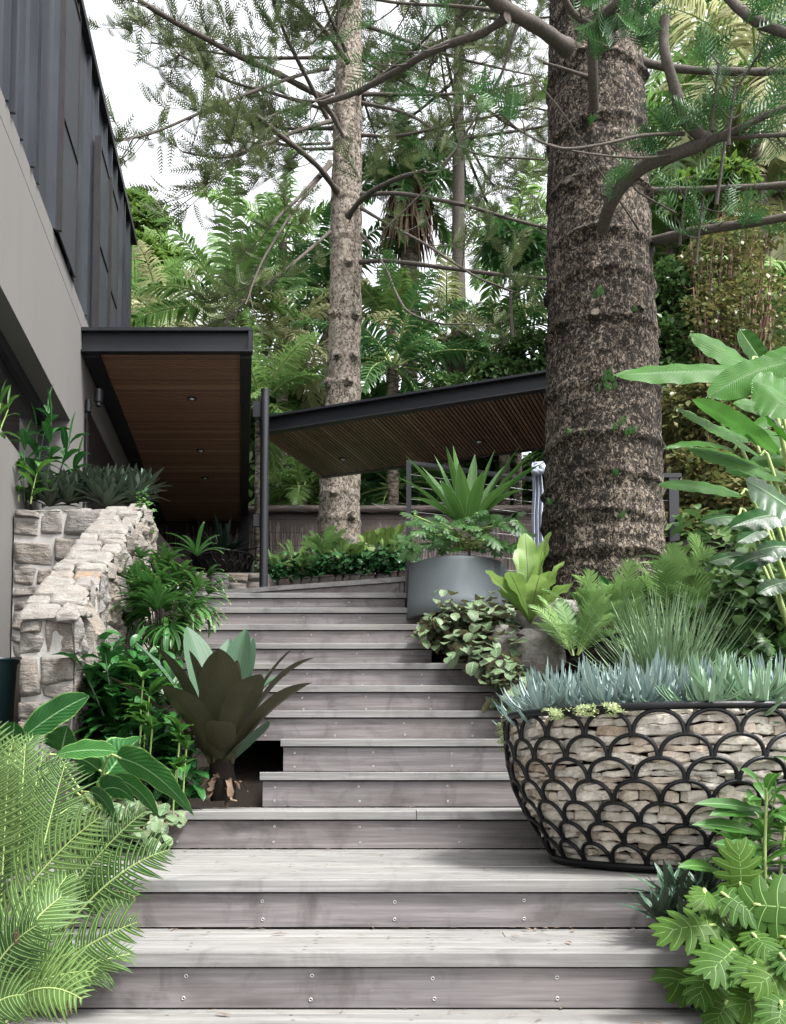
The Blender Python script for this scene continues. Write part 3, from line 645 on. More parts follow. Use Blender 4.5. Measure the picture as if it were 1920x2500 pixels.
# ---------------- rubble stone walls ----------------
def stone(m, c4, depth, n=9, rnd=None, rough=.012, nrm=None, rr=.25, seed=None):
    # c4: corners (4,3) anticlockwise seen from outside; bulges along the normal
    c4 = np.asarray(c4, float); a = np.linspace(-1, 1, n); U, V = np.meshgrid(a, a)
    q = .86+.14*(1-np.maximum(np.abs(U), np.abs(V))); sh = 1-rr*.16*(np.abs(U)*np.abs(V))**2.2
    u, v = U*sh*.5+.5, V*sh*.5+.5
    Pq = (1-u)[..., None]*((1-v)[..., None]*c4[0]+v[..., None]*c4[3])+u[..., None]*((1-v)[..., None]*c4[1]+v[..., None]*c4[2])
    nm = np.cross(c4[1]-c4[0], c4[3]-c4[0]) if nrm is None else nrm; nm = nm/np.linalg.norm(nm)
    e = np.maximum(np.abs(U), np.abs(V)); h = np.clip((1-e**22), 0, 1)**.5
    sd = rng.integers(1, 99) if seed is None else seed
    ns = fbm(Pq, 7., 4, sd); ns2 = fbm(Pq, 22., 2, sd+5)
    Pq = Pq+nm*((depth*h)+(ns*rough*1.6+ns2*rough*.6)*(e < .99))[..., None]
    Pq = Pq+(fbm(Pq, 9., 2, sd+9)*.010)[..., None]*(c4[1]-c4[0])/np.linalg.norm(c4[1]-c4[0])+(fbm(Pq, 9., 2, sd+19)*.008)[..., None]*(c4[3]-c4[0])/np.linalg.norm(c4[3]-c4[0])
    m.grid(Pq, rnd=rng.random() if rnd is None else rnd)
def rubble(m, f, wl, hl, hrow, wr, mort, depth, n=9, rough=.012, skip=0., nrm=None, jit=.22, zlim=None):
    # f(u, v) -> 3-D point; fills u in 0..wl, v in 0..hl with irregular stones
    v = 0.; lastv = None
    base_edges = None
    while v < hl-.02:
        h = min(rng.uniform(*hrow), hl-v)
        if hl-v-h < hrow[0]*.5: h = hl-v
        u = -rng.uniform(0, .02)
        while u < wl-.01:
            w_ = rng.uniform(*wr)
            if wl-u-w_ < wr[0]*.6: w_ = wl-u
            parts = [(u, v, w_, h)]
            if h > .13 and rng.random() < .33: s_ = rng.uniform(.35, .65); parts = [(u, v, w_, h*s_), (u, v+h*s_, w_, h*(1-s_))]
            for (a, b, ww, hh) in parts:
                j = lambda: rng.normal()*jit*min(ww, hh)*.35
                c = [(a+mort+j(), b+mort+j()), (a+ww-mort+j(), b+mort+j()), (a+ww-mort+j(), b+hh-mort+j()), (a+mort+j(), b+hh-mort+j())]
                c = [(min(max(p, .002), wl-.002), min(max(q, .002), hl-.002)) for p, q in c]
                if zlim is not None and not zlim(a+ww/2, b+hh/2): continue
                stone(m, [f(*p) for p in c], depth*rng.uniform(.8, 1.25), n, rough=rough, nrm=nrm)
            u += w_
        v += h
    return m
yn, yb_ = 4.08, 5.89
xln, xrn = X(42, yn), X(183, yn); xlb, xrb = X(246, yb_), X(342, yb_)
ztn, ztb = zt(1492, yn), zt(1242, yb_)
sw = thing('stone_wall', 'sloping rubble stone wall with flat pale capping beside the lower stairs', 'wall', (xln, yn, 1.))
lerp = lambda a, b, t: a+(b-a)*t
# mortar core
m = MB(); e = .012
base = np.array([(xln+e, yn+e, .5), (xrn-e, yn+e, .5), (xrb-e, yb_+.25, .5), (xlb+e, yb_+.25, .5)]); top = np.array([(xln+e, yn+e, ztn-.05), (xrn-e, yn+e, ztn-.05), (xrb-e, yb_+.25, ztb-.05), (xlb+e, yb_+.25, ztb-.05)])
top = top+np.array([0, 0, .034]); m.prism(base, top); m.build('mortar', M['mortar'], sw, smooth=False)
rng = np.random.default_rng(21)
m = MB(); wl, hl = xrn-xln, ztn-.03-.75
rubble(m, lambda u, v: np.array([xln+u, yn+.012, .75+v]), wl, hl, (.13, .22), (.10, .20), .007, .014, 14, .009)
m.build('end_face', M['stone'], sw)
m = MB(); Lr = yb_+.25-yn
ft = lambda u, v: np.array([lerp(xrn, xrb, u/Lr)-.004, yn+u, v])
# split-slate side: upright shards
u = 0
while u < Lr-.02:
    w_ = min(rng.uniform(.07, .2), Lr-u); ztop = lerp(ztn, ztb, min(1, (u+w_/2)/(yb_-yn)))-.02; v = ztop-1.25
    while v < ztop-.03:
        h = min(rng.uniform(.15, .45), ztop-v); j = lambda: rng.normal()*.012
        c = [ft(u+j(), v+j()), ft(u+w_+j(), v+j()), ft(u+w_+j(), v+h+j()), ft(u+j(), v+h+j())]
        stone(m, c, rng.uniform(.010, .032), 12, rough=.024); v += h
    u += w_
m.build('side_face', M['stone'], sw, smooth=False)
m = MB()
fc = lambda u, v: np.array([lerp(lerp(xln, xrn, u), lerp(xlb, xrb, u), v/(yb_-yn)), yn+v, lerp(ztn, ztb, v/(yb_-yn))-.028])
v = -.03; Lc = yb_-yn+.1
while v < Lc:
    h = rng.uniform(.075, .16); sp = rng.choice([.42, .58, .66, .36, 1.0], p=[.28, .28, .2, .16, .08])
    for (ua, ub) in ((-.06, sp), (sp, 1.05)):
        if ub-ua < .1: continue
        off = rng.normal()*.012; g_ = .010
        c = [fc(ua+g_, v+off+.004), fc(ub-g_, v+off+.004), fc(ub-g_, v+off+h-.004), fc(ua+g_, v+off+h-.004)]
        dz = rng.normal()*.004
        c = [p+[0, rng.normal()*.006, dz+.004*i] for i, p in enumerate(c)]
        stone(m, c, rng.uniform(.016, .026), 12, rough=.006, rr=.5)
    v += h
m.build('capping', M['capstone'], sw)
m = MB(); rubble(m, lambda u, v: np.array([lerp(xlb, xln, u/Lr)+.004, yb_+.25-u, .6+v]), Lr, 1.0, (.13, .22), (.12, .26), .008, .02, 6); m.build('house_side_face', M['stone'], sw)

pw = thing('planter_wall', 'tall rubble stone planter wall with wide mortar joints against the grey house wall', 'wall', (hx(yb_), yb_, 1.5))
x0p, x1p, z0p = hx(yb_)+.01, xlb+.03, .85; zp = zt(1240, yb_)
m = MB(); m.box((x0p, yb_+.010, z0p), (x1p+.02, yb_+.25, zp-.02)); m.build('mortar', M['mortar'], pw, smooth=False)
rng = np.random.default_rng(5)
m = MB(); rubble(m, lambda u, v: np.array([x0p+u, yb_+.012, zp-.005-v]), x1p-x0p, zp-z0p, (.12, .20), (.12, .26), .008, -.015, 12, .010, nrm=np.array([0, 1., 0])); m.build('front_face', M['stone'], pw)
m = MB()
for i in range(6):
    a = x0p+(x1p-x0p)*i/6; b = x0p+(x1p-x0p)*(i+1)/6; stone(m, [(a+.006, yb_+.0, zp-.02), (b-.006, yb_, zp-.02), (b-.006, yb_+.26, zp-.02), (a+.006, yb_+.26, zp-.02)], .022, 8, rough=.005)
m.build('top_stones', M['stone'], pw)
# soil held by the planter wall
m = MB(); m.prism(np.array([(hx(yb_+.25)+.005, yb_+.25, 2.0), (xrb+.0, yb_+.25, 2.0), (xrb-.12, 7.85, 2.0), (hx(7.85)+.005, 7.85, 2.0)]), np.array([(hx(yb_+.25)+.005, yb_+.25, zp-.05), (xrb, yb_+.25, zp-.05), (xrb-.12, 7.85, zp+.05), (hx(7.85)+.005, 7.85, zp+.05)])); tag(m.build('planter_soil', M['soil'], smooth=False), kind='structure')
rng = np.random.default_rng(11)
# teal box left of the wall end
tb = thing('storage_tub', 'dark teal tub at the left edge between the house and the stone wall end', 'tub', P(5, 1750, 4.3))
c = np.array([X(-8, 4.25), 4.25, 0]); z0, z1 = zt(1790, 4.25), zt(1612, 4.25)
m = MB(); m.lathe((c[0], c[1], 0), [(.05, z0), (.07, z0), (.085, z1-.015), (.09, z1-.01), (.09, z1), (.08, z1), (.06, z1-.02), (0.001, z1-.02)], 40); m.build('tub_body', M['teal'], tb)
m = MB(); m.lathe((c[0], c[1], 0), [(.091, z1-.012), (.096, z1-.008), (.096, z1+.003), (.088, z1+.003)], 40); m.build('rim', M['teal'], tb)

# ---------------- stone-filled basket planter ----------------
BC = np.array([1.008, 3.257]); BD = float(np.hypot(*BC)); zb0 = ZS[2]+.006; zbr = zt(1757, 3.33)
sil = [(1231, 1757), (1234, 1817), (1240, 1869), (1254, 1926), (1280, 1983), (1314, 2034), (1349, 2097), (1357, 2117)]
thc = math.atan2(BC[0], BC[1]); profb = []
for px, py in sil[::-1]:
    r_ = BD*math.sin(thc-math.atan((px-960)/FPX)); Yt = math.sqrt(BD*BD-r_*r_)*math.cos(math.atan((px-960)/FPX)); profb.append((r_, P(px, py, Yt)[2]))
profb = np.array(profb); profb[0, 1] = zb0; profb[-1, 1] = zbr
rad_at = lambda z: np.interp(z, profb[:, 1], profb[:, 0])
bowl = thing('basket_planter', 'large black iron fish-scale basket filled with flat stones on the stair landing', 'planter', (*BC, zb0))
pt_b = lambda a, z, o=0.: np.stack([BC[0]+(rad_at(z)+o)*np.cos(a), BC[1]+(rad_at(z)+o)*np.sin(a), z+0*a], -1)
aa = np.linspace(0, 2*np.pi, 120, endpoint=False)
m = MB(); m.tube(pt_b(aa, np.full(120, zbr)), .0125, 10, closed=True); m.build('rim', M['iron'], bowl)
m = MB(); m.tube(pt_b(aa, np.full(120, zb0+.012)), .012, 10, closed=True); m.build('base_ring', M['iron'], bowl)
NA, NR_ = 25, 7; hz = (zbr-zb0)/NR_
m = MB(); rowz = [zbr-.012-(zbr-zb0-.03)*(j/NR_)**.97 for j in range(NR_+1)]
for j in range(NR_):
    zt_, zb2 = rowz[j], rowz[j+1]-.002
    for i in range(NA):
        ac = 2*np.pi*(i+.5*(j % 2))/NA+.05; t = np.linspace(0, np.pi, 15); half = np.pi/NA*.96
        m.tube(pt_b(ac+half*np.cos(t)*(1-.0*t), zb2+(zt_-zb2)*np.sin(t)**.82), .0068, 8, cap=False)
m.build('scale_lattice', M['iron'], bowl)
m = MB(); core = profb.copy(); m.lathe((*BC, 0), [(max(.02, r-.05), z) for r, z in core]+[(.02, zbr-.05)], 64); m.build('core', M['soil'], bowl)
rng = np.random.default_rng(33)
m = MB(); z = zb0+.012
while z < zbr-.018:
    h = rng.uniform(.017, .036); h = min(h, zbr-.008-z); a = rng.random()*6; a1 = a+2*np.pi
    while a < a1-.02:
        L = rng.uniform(.06, .27); r_ = float(rad_at(z+h/2))-.016; da = min(L/r_, a1-a); jj = rng.normal()*.006
        nn = max(4, int(da*r_/.016)); av = np.linspace(a+.001/r_, a+da-.001/r_, nn); 
        nv_ = 9; tv = np.linspace(0, 2*np.pi, nv_, endpoint=False); e = np.sin(np.linspace(.0, np.pi, nn))**.10
        ht = h*rng.uniform(.95, 1.1)
        sd = rng.integers(1, 99); tilt = rng.normal()*.05
        Gd = np.empty((nn, nv_, 3))
        for q in range(nn):
            cs, sn = np.cos(tv), np.sin(tv); rr_ = np.sign(cs)*np.abs(cs)**.3*.026; zz = np.sign(sn)*np.abs(sn)**.3*ht*.5*max(e[q], .72)
            R_ = r_-.027+jj+rr_*max(e[q], .5)
            Gd[q] = np.stack([BC[0]+R_*np.cos(av[q]), BC[1]+R_*np.sin(av[q]), z+h/2+zz+tilt*(av[q]-av.mean())*r_], -1)
        Gd += (fbm(Gd, 40., 4, sd)*.0055)[..., None]
        rr0 = rng.random(); m.grid(Gd, rnd=rr0, closed=True)
        for e_ in (0, -1):
            cpt = Gd[e_].mean(0); V = np.concatenate([Gd[e_], [cpt]]); T = [(i, (i+1) % nv_, nv_) for i in range(nv_)]
            m.add(V, T=T if e_ else [t[::-1] for t in T], rnd=rr0)
        a += da
    z += h*1.0
m.build('flat_stones', M['slate'], bowl, smooth=False)
rng = np.random.default_rng(12)

# ---------------- round grey pot ----------------
YP = 6.45; pcx = X(1118, YP); rp = px2m(124, YP); zp0, zp1 = zt(1492, YP-rp), zt(1357, YP-rp)
pot = thing('round_pot', 'low wide blue-grey round pot holding a spiky sword-leaf plant', 'pot', (pcx, YP, zp0))
m = MB(); m.lathe((pcx, YP, 0), [(rp*.90, zp0), (rp*1.02, zp0), (rp*1.0, zp0+.1), (rp*.955, zp1-.02), (rp*.955, zp1), (rp*.945, zp1+.006), (rp*.90, zp1+.004), (rp*.89, zp1-.06)], 72); m.build('pot_body', M['pot'], pot)
m = MB(); m.lathe((pcx, YP, 0), [(.001, zp1-.03), (rp*.895, zp1-.04)], 40); m.build('potting_soil', M['soil'], pot)

# ---------------- wire balustrade ----------------
YB = 6.85
bal = thing('wire_balustrade', 'black steel balustrade with thin horizontal wires behind the blue-grey pot and tree trunk', 'balustrade', (X(998, YB), YB, ZS[12]))
zt1, zbb = zt(1124, YB), zt(1478, YB)
bx = lambda px, y: X(px, y)
m = MB(); m.box((X(993, YB), YB, zbb), (X(1005, YB), YB+.045, zt1-.022)); m.build('post', M['black'], bal, smooth=False)
YE = 7.25; xe = X(1310, YE); x_s = X(993, YB)
m = MB(); m.prism(np.array([(x_s, YB, zt1-.021), (xe+.0, YE, zt1-.021), (xe, YE+.045, zt1-.021), (x_s, YB+.045, zt1-.021)]), np.array([(x_s, YB, zt1+.004), (xe, YE, zt1+.004), (xe, YE+.045, zt1+.004), (x_s, YB+.045, zt1+.004)])); m.build('top_rail', M['black'], bal, smooth=False)
xr2, YR2 = X(1655, 7.1), 7.1
m = MB(); hw = px2m(12, 7.1); m.box((xr2-hw, YR2, zt(1420, 7.1)), (xr2+hw, YR2+.05, zt(1166, 7.1))); m.build('post', M['black'], bal, smooth=False)
m = MB(); m.box((X(1590, 7.1), YR2-.004, zt(1165.5, 7.1)), (X(1674, 7.1), YR2+.055, zt(1155, 7.1))); m.box((xe, YE+.05, zt1-.021), (xe+.03, YE+.07, zt1)); m.build('rail_end', M['black'], bal, smooth=False)
m = MB(); m.box((X(1146, 7.05), 7.05, ZS[12]), (X(1152, 7.05), 7.09, zt1-.023)); m.build('post', M['black'], bal, smooth=False)
for i in range(9):
    z = zt1-.1-.095*i; m = MB(); m.tube([(X(1000, YB), YB+.02, z), (xe, YE+.02, z), (xr2, YR2+.02, z-.03)], .0022, 5); m.build('wire', M['twine'], bal)

# ---------------- brushwood fence ----------------
YF = 13.3
bf = thing('brushwood_fence', 'brown brushwood fence of thin upright twigs with a rolled top behind the pale trunk', 'fence', (0, YF, 3.))
zf1, zf0 = zt(1243, YF), zt(1400, YF)
rng = np.random.default_rng(77)
n = 6200; bx_ = rng.uniform(-3.6, 4.2, n); h = zf1-zf0; z0 = zf0-.5+rng.uniform(0, .6, n); L = rng.uniform(.25, .7, n); lean = rng.normal(size=n)*.05
top = np.minimum(z0+L, zf1-.01); a = np.stack([bx_, YF+rng.uniform(-.03, .03, n), z0], 1); b = np.stack([bx_+lean*(top-z0), a[:, 1]-.012, top], 1)
m = MB(); m.blades(np.stack([a, (a+b)/2, b], 1), np.stack([np.full(n, .005), np.full(n, .0055), np.full(n, .003)], 1), np.tile([1., 0, 0], (n, 1)), fold=.4, rnd=rng.random(n))
m.box((-3.6, YF+.035, zf0-.5), (4.2, YF+.06, zf1-.01), rnd=0.)
m.build('twig_panel', M['brush'], bf)
m = MB(); n = 900; bx_ = rng.uniform(-3.7, 4.2, n); ph = rng.uniform(0, 6.28, n); rr = rng.uniform(.03, .062, n); c = np.stack([bx_, YF+rr*np.cos(ph), zf1+.0+rr*np.sin(ph)], 1); d = np.stack([rng.uniform(.1, .3, n), rng.normal(size=n)*.02, rng.normal(size=n)*.025], 1)
m.blades(np.stack([c-d, c, c+d], 1), np.tile([.003, .006, .002], (n, 1)), np.stack([0*ph, -np.sin(ph), np.cos(ph)], 1), fold=.3, rnd=rng.random(n)); m.tube([(-3.7, YF, zf1), (0, YF, zf1), (4.3, YF, zf1)], .052, 10, rnd=.2); m.build('rolled_top', M['brush'], bf)
m = MB()
for zz in (zf1-.17, zf1-.36, zf1-.55): m.tube([(-3.6, YF-.045, zz), (0, YF-.045, zz+.004), (4.2, YF-.045, zz)], .003, 5)
m.build('tie_wire', M['black'], bf)
rng = np.random.default_rng(13)

# ---------------- raised bed edging behind the deck ----------------
eg = thing('stone_edging', 'low row of brown edging stones holding the raised bed behind the top deck', 'edging', (0, 9.6, Z13))
E0 = np.array([X(640, 11.35), 11.35]); E1 = np.array([X(1010, 10.7), 10.7])
m = MB(); s_ = 0; Le = float(np.linalg.norm(E1-E0)); de = (E1-E0)/Le
ze = lambda t: lerp(zt(1416, 11.35), zt(1394, 10.7), t)
while s_ < Le+.9:
    w_ = rng.uniform(.07, .22); p, q = E0+de*(s_+.006), E0+de*(s_+w_-.006); zz = ze(s_/Le)+rng.normal()*.008
    stone(m, [(*p, zz-.32), (*q, zz-.32), (*q, zz), (*p, zz)], .05, 7, rough=.008)
    stone(m, [(p[0], p[1]-.04, zz-.012), (q[0], q[1]-.04, zz-.012), (q[0]+.02, q[1]+.22, zz-.012), (p[0]+.02, p[1]+.22, zz-.012)], .02, 6, rough=.006); s_ += w_
m.build('stones', M['edging'], eg)
m = MB(); m.prism(np.array([(*(E0+[0, .06]), Z13-.4), (*(E0+de*(Le+.9)+[0, .06]), Z13-.4), (*(E0+de*(Le+.9)+[0, .2]), Z13-.4), (*(E0+[0, .2]), Z13-.4)]), np.array([(*(E0+[0, .06]), ze(0)-.03), (*(E0+de*(Le+.9)+[0, .06]), ze(1)-.03), (*(E0+de*(Le+.9)+[0, .2]), ze(1)-.03), (*(E0+[0, .2]), ze(0)-.03)])); m.build('retaining_core', M['edging'], eg, smooth=False)
pl = thing('stone_plinth', 'low dark stone plinth under the canopy carrying a shaded basket planter', 'plinth', (X(570, 9.7), 9.7, Z13))
m = MB(); x0, x1 = X(470, 9.7), X(652, 9.7); zz = zt(1397, 9.7)
rubble(m, lambda u, v: np.array([x0+u, 9.7, Z13-.02+v]), x1-x0, zz-Z13+.02, (.10, .2), (.14, .26), .004, .03, 8, nrm=np.array([0, -1., 0])); m.build('front_face', M['edging'], pl)
m = MB(); m.box((x0, 9.705, Z13-.02), (x1, 10.9, zz-.005)); m.build('core', M['edging'], pl, smooth=False)

# ---------------- shaded second basket planter ----------------
b2c = np.array([X(540, 10.25), 10.25]); z2b, z2r = zt(1383, 10.0), zt(1352, 10.1)
sbk = thing('basket_planter', 'shaded black basket planter under the timber ceiling with a dark rosette', 'planter', (*b2c, z2b))
r2 = px2m(76, 10.2); pf2 = np.array([(r2*.62, z2b), (r2*.86, z2b+(z2r-z2b)*.35), (r2, z2r)]); ra2 = lambda z: np.interp(z, pf2[:, 1], pf2[:, 0])
z2b = zz; pf2[0, 1] = zz; pf2[1, 1] = lerp(zz, z2r, .4)
pb2 = lambda a, z: np.stack([b2c[0]+ra2(z)*np.cos(a), b2c[1]+ra2(z)*np.sin(a), z+0*a], -1)
m = MB(); m.tube(pb2(aa, np.full(120, z2r)), .014, 8, closed=True); m.build('rim', M['iron'], sbk)
m = MB()
for j in range(3):
    za, zb_ = lerp(z2r, z2b, j/3), lerp(z2r, z2b, (j+1)/3)
    for i in range(20):
        t = np.linspace(0, np.pi, 11); m.tube(pb2(2*np.pi*(i+.5*(j % 2))/20+np.pi/20*np.cos(t), zb_+(za-zb_)*np.sin(t)), .009, 6, cap=False)
m.build('scale_lattice', M['iron'], sbk)
m = MB(); m.lathe((*b2c, 0), [(r2*.55, z2b), (r2*.8, lerp(z2b, z2r, .4)), (r2*.93, z2r-.02), (.01, z2r-.03)], 40); m.build('dark_filling', M['soil'], sbk)

# ---------------- boulder ----------------
bo = thing('boulder', 'grey boulder below the birds nest fern beside the round-leaf ground cover', 'boulder', P(1290, 1600, 5.2))
def rock(m, c, r, sc_, seed):
    th = np.linspace(0, np.pi, 26)[:, None]; ph = np.linspace(0, 2*np.pi, 40, endpoint=False)[None]
    D = np.stack([np.sin(th)*np.cos(ph), np.sin(th)*np.sin(ph), np.cos(th)+0*ph], -1); k = 1+.22*fbm(D*1.2, 1.3, 4, seed)+.03*fbm(D, 9, 2, seed)
    D2 = np.sign(D)*np.abs(D)**.8; m.grid(np.asarray(c)+D2*k[..., None]*r*np.asarray(sc_), closed=True, flip=True)
m = MB(); rock(m, P(1288, 1600, 5.3), .22, (1.0, .8, .75), 3); m.build('rock', M['boulder'], bo); m = MB(); rock(m, P(1345, 1520, 5.5), .2, (1.1, .8, .75), 8); m.build('upper_rock', M['boulder'], bo)

# ---------------- scarf over the rail ----------------
sf = thing('scarf', 'grey-blue fringed scarf hanging from the balustrade rail beside the dark trunk', 'scarf', P(1315, 1140, 7.15))
ctr = [P(1316, 1128, 7.2), P(1312, 1150, 7.16), P(1315, 1200, 7.17), P(1313, 1260, 7.17), P(1315, 1325, 7.17)]
path = smoothpath(ctr, 26); u = np.linspace(0, 1, 17); wid = np.interp(np.linspace(0, 1, 26), [0, .1, .2, .5, 1], [.05, .05, .036, .042, .046])
Gd = path[:, None]+np.stack([(u-.5)[None]*2*wid[:, None], .014*np.sin(u[None]*19+np.linspace(0, 2, 26)[:, None]), 0*wid[:, None]+0*u[None]], -1)
m = MB(); m.grid(Gd, rnd=.5); m.grid(Gd+[0, .012, 0], rnd=.5, flip=True)
fr = Gd[-1]; fr = np.repeat(fr, 3, 0)+rng.normal(size=(51, 3))*.004; m.blades(np.stack([fr, fr-[0, 0, .02], fr-[0, 0, .045]], 1), np.full((51, 3), .0018), np.tile([1., 0, 0], (51, 1)))
m.build('hanging_end', M['scarf'], sf)
m = MB(); tt = np.linspace(0, 2*np.pi, 40, endpoint=False); c = P(1318, 1142, 7.13)
m.tube(np.stack([c[0]+.045*np.cos(tt)+.012*np.sin(3*tt), c[1]+.03*np.sin(tt), c[2]+.045*np.sin(tt+.5)+.008*np.cos(2*tt)], 1), .022+.004*np.sin(5*tt), 10, closed=True)
m.tube(np.stack([c[0]+.03*np.cos(tt), c[1]-.01+.03*np.sin(tt)*.8, c[2]-.012+.03*np.sin(tt*1)], 1), .02, 10, closed=True); m.build('knot', M['scarf'], sf)
# ======================= plants =======================
ev = lambda p, n, S=None: None
def unit(v): v = np.asarray(v, float); return v/(np.linalg.norm(v, axis=-1, keepdims=True)+1e-9)
def straps(m, base, tips, W, lift=.0, S=12, cols=5, fold=.25, wprof=None, ruffle=0., rf=4., sideref=None, rnd=None, droop=None):
    # strap leaves from base points to tips, mid raised by lift
    base = np.asarray(base, float).reshape(-1, 3); tips = np.asarray(tips, float).reshape(-1, 3); base = np.broadcast_to(base, tips.shape)
    mid = (base+tips)/2; L = np.linalg.norm(tips-base, axis=1); lift = np.broadcast_to(lift, L.shape)
    mid = mid+np.array([0, 0, 1.])*(lift*L)[:, None]
    Cn = bez(base, mid, tips, S)
    d = tips-base; up = np.array([0, 0, 1.]); sd = np.cross(d, up) if sideref is None else np.broadcast_to(sideref, d.shape)
    bad = np.linalg.norm(sd, axis=1) < .05*L; sd = np.where(bad[:, None], np.array([1., .3, 0]), sd)
    W = np.broadcast_to(W, L.shape); wp = np.ones(S) if wprof is None else wprof
    m.blades(Cn, W[:, None]*wp[None], unit(sd), fold, cols, rnd, ruffle, rf); return Cn
LANCE = lambda S, pk=.42: np.interp(np.linspace(0, 1, S), [0, .08, pk, .7, .88, 1], [.12, .35, 1, .82, .42, .01])
STRAP = lambda S: np.interp(np.linspace(0, 1, S), [0, .25, .6, .85, .95, 1], [.62, .75, 1, .9, .55, .03])
SWORD = lambda S: np.interp(np.linspace(0, 1, S), [0, .1, .45, .8, 1], [.55, .7, 1, .55, .01])
OVAL = lambda S: np.interp(np.linspace(0, 1, S), [0, .04, .2, .45, .75, .92, 1], [.05, .08, .7, 1, .85, .45, .02])

# ---- ferns ----
def frond(m, mr, base, tip, lift=.25, npair=34, pl=.16, pw=.0085, curl=.25, S=5, cols=3, lean=.55, rnd=None, rr=.004, ruff=.25, jitter=.06, face=.3):
    base, tip = np.asarray(base, float), np.asarray(tip, float); L = np.linalg.norm(tip-base)
    mid = (base+tip)/2+np.array([0, 0, lift*L]); sp = bez(base, mid, tip, 40)[0]
    t = np.linspace(.10, .985, npair); i = t*39; k = np.minimum(i.astype(int), 38); f = (i-k)[:, None]
    pt = sp[k]*(1-f)+sp[k+1]*f; tg = unit(sp[k+1]-sp[k])
    up = np.array([0, -face, 1.]); sd = np.cross(tg, up); sd = unit(np.where(np.linalg.norm(sd, axis=1, keepdims=True) < .1, np.array([1., 0, 0]), sd)); nr = np.cross(sd, tg)
    prof = np.interp(t, [.1, .25, .5, .75, .92, 1], [.35, .75, 1, .8, .42, .15])*pl
    for sg in (-1, 1):
        ln = prof*(1+rng.normal(size=npair)*jitter); fa = lean+.35*t[:, None]**2+rng.normal(size=(npair, 1))*.05
        d0 = unit(sd*sg*np.cos(fa)+tg*np.sin(fa)+nr*.28); d1 = unit(sd*sg*np.cos(fa+.5*curl)+tg*np.sin(fa+.5*curl)-nr*curl*1.1+rng.normal(size=(npair, 3))*.06)
        p1 = pt+d0*ln[:, None]*.5; p2 = p1+d1*ln[:, None]*.55
        Cn = bez(pt, p1, p2, S); wp = np.interp(np.linspace(0, 1, S), [0, .2, .6, 1], [.85, 1, .8, .05])
        w = pw*np.interp(t, [.1, .4, .9, 1], [.8, 1, .75, .4])
        m.blades(Cn, w[:, None]*wp, tg, .12, cols, rnd, ruff, 2.5)
    mr.tube(sp[::3], np.linspace(rr, rr*.25, len(sp[::3])), 5, cap=False)
def fern_proto(name, label, mat, n=14, L=.5, npair=24, pl=.13, pw=.008, seed=1, el=(.35, 1.25), S=3, cols=2):
    global rng; keep = rng; rng = np.random.default_rng(seed)
    t = thing(name, label, 'fern'); m, mr = MB(), MB()
    for i in range(n):
        a = i*2.399+rng.normal()*.3; e = rng.uniform(*el); l = L*rng.uniform(.7, 1.1)
        tip = np.array([math.cos(a)*math.cos(e), math.sin(a)*math.cos(e), math.sin(e)*.9])*l
        frond(m, mr, (.02*math.cos(a), .02*math.sin(a), 0), tip, lift=.22+.1*(1-e), npair=npair, pl=pl*rng.uniform(.85, 1.1), pw=pw, S=S, cols=cols, rnd=rng.random(), rr=.0028)
    m.build('fronds', mat, t); mr.build('stalks', M['rachis'], t); rng = keep
    return t
# big lime ferns at the lower left, fronds placed one by one
def big_fern(label, crown, lst, fill, seed, mat='fern_lime'):
    global rng; keep = rng; rng = np.random.default_rng(seed)
    t = thing('fern', label, 'fern', crown, group='lime green ferns at the lower left')
    m, mr = MB(), MB()
    for (bx, by, bY, tx, ty, tY, lift, pl, n) in lst:
        frond(m, mr, P(bx, by, bY), P(tx, ty, tY), lift, n, pl, .0068, lean=.42, rnd=rng.random(), S=6, rr=.004, curl=.35, face=1.6, jitter=.1)
    for (a, e, L) in fill:
        tip = np.asarray(crown)+np.array([math.cos(a)*math.cos(e), math.sin(a)*math.cos(e), math.sin(e)])*L
        frond(m, mr, crown, tip, .2, 20, .13, .0062, rnd=.02, S=5, rr=.004, face=.7, jitter=.1)  # inner fill takes the darkest green, imitating shade between the fronds
    m.build('fronds', M[mat], t); mr.build('stalks', M['rachis'], t); rng = keep; return t
cA = P(-20, 2300, 2.75)
big_fern('tall lime green fern with the longest feathery fronds arching over the lower stairs', cA,
    [(70, 2230, 2.7, 158, 1868, 2.75, .10, .155, 20), (-40, 2330, 2.55, 245, 1995, 2.5, .16, .155, 23), (120, 2260, 2.65, 350, 1985, 2.6, .14, .125, 19),
     (150, 2280, 2.55, 415, 2075, 2.5, .2, .12, 19), (40, 2150, 2.8, 62, 1815, 2.85, .05, .125, 18), (130, 2270, 2.6, 330, 2190, 2.5, .35, .11, 16),
     (0, 2250, 2.7, 20, 1880, 2.65, .1, .14, 19), (30, 2240, 2.8, 105, 1835, 2.95, .1, .13, 18), (90, 2290, 2.7, 262, 2080, 2.75, .25, .13, 17), (-60, 2200, 2.6, -20, 1850, 2.5, .1, .15, 19)],
    [(a, e, L) for a, e, L in zip(np.linspace(0.2, 5, 4), [.5, .9, .7, .6], [.36]*4)], 3)
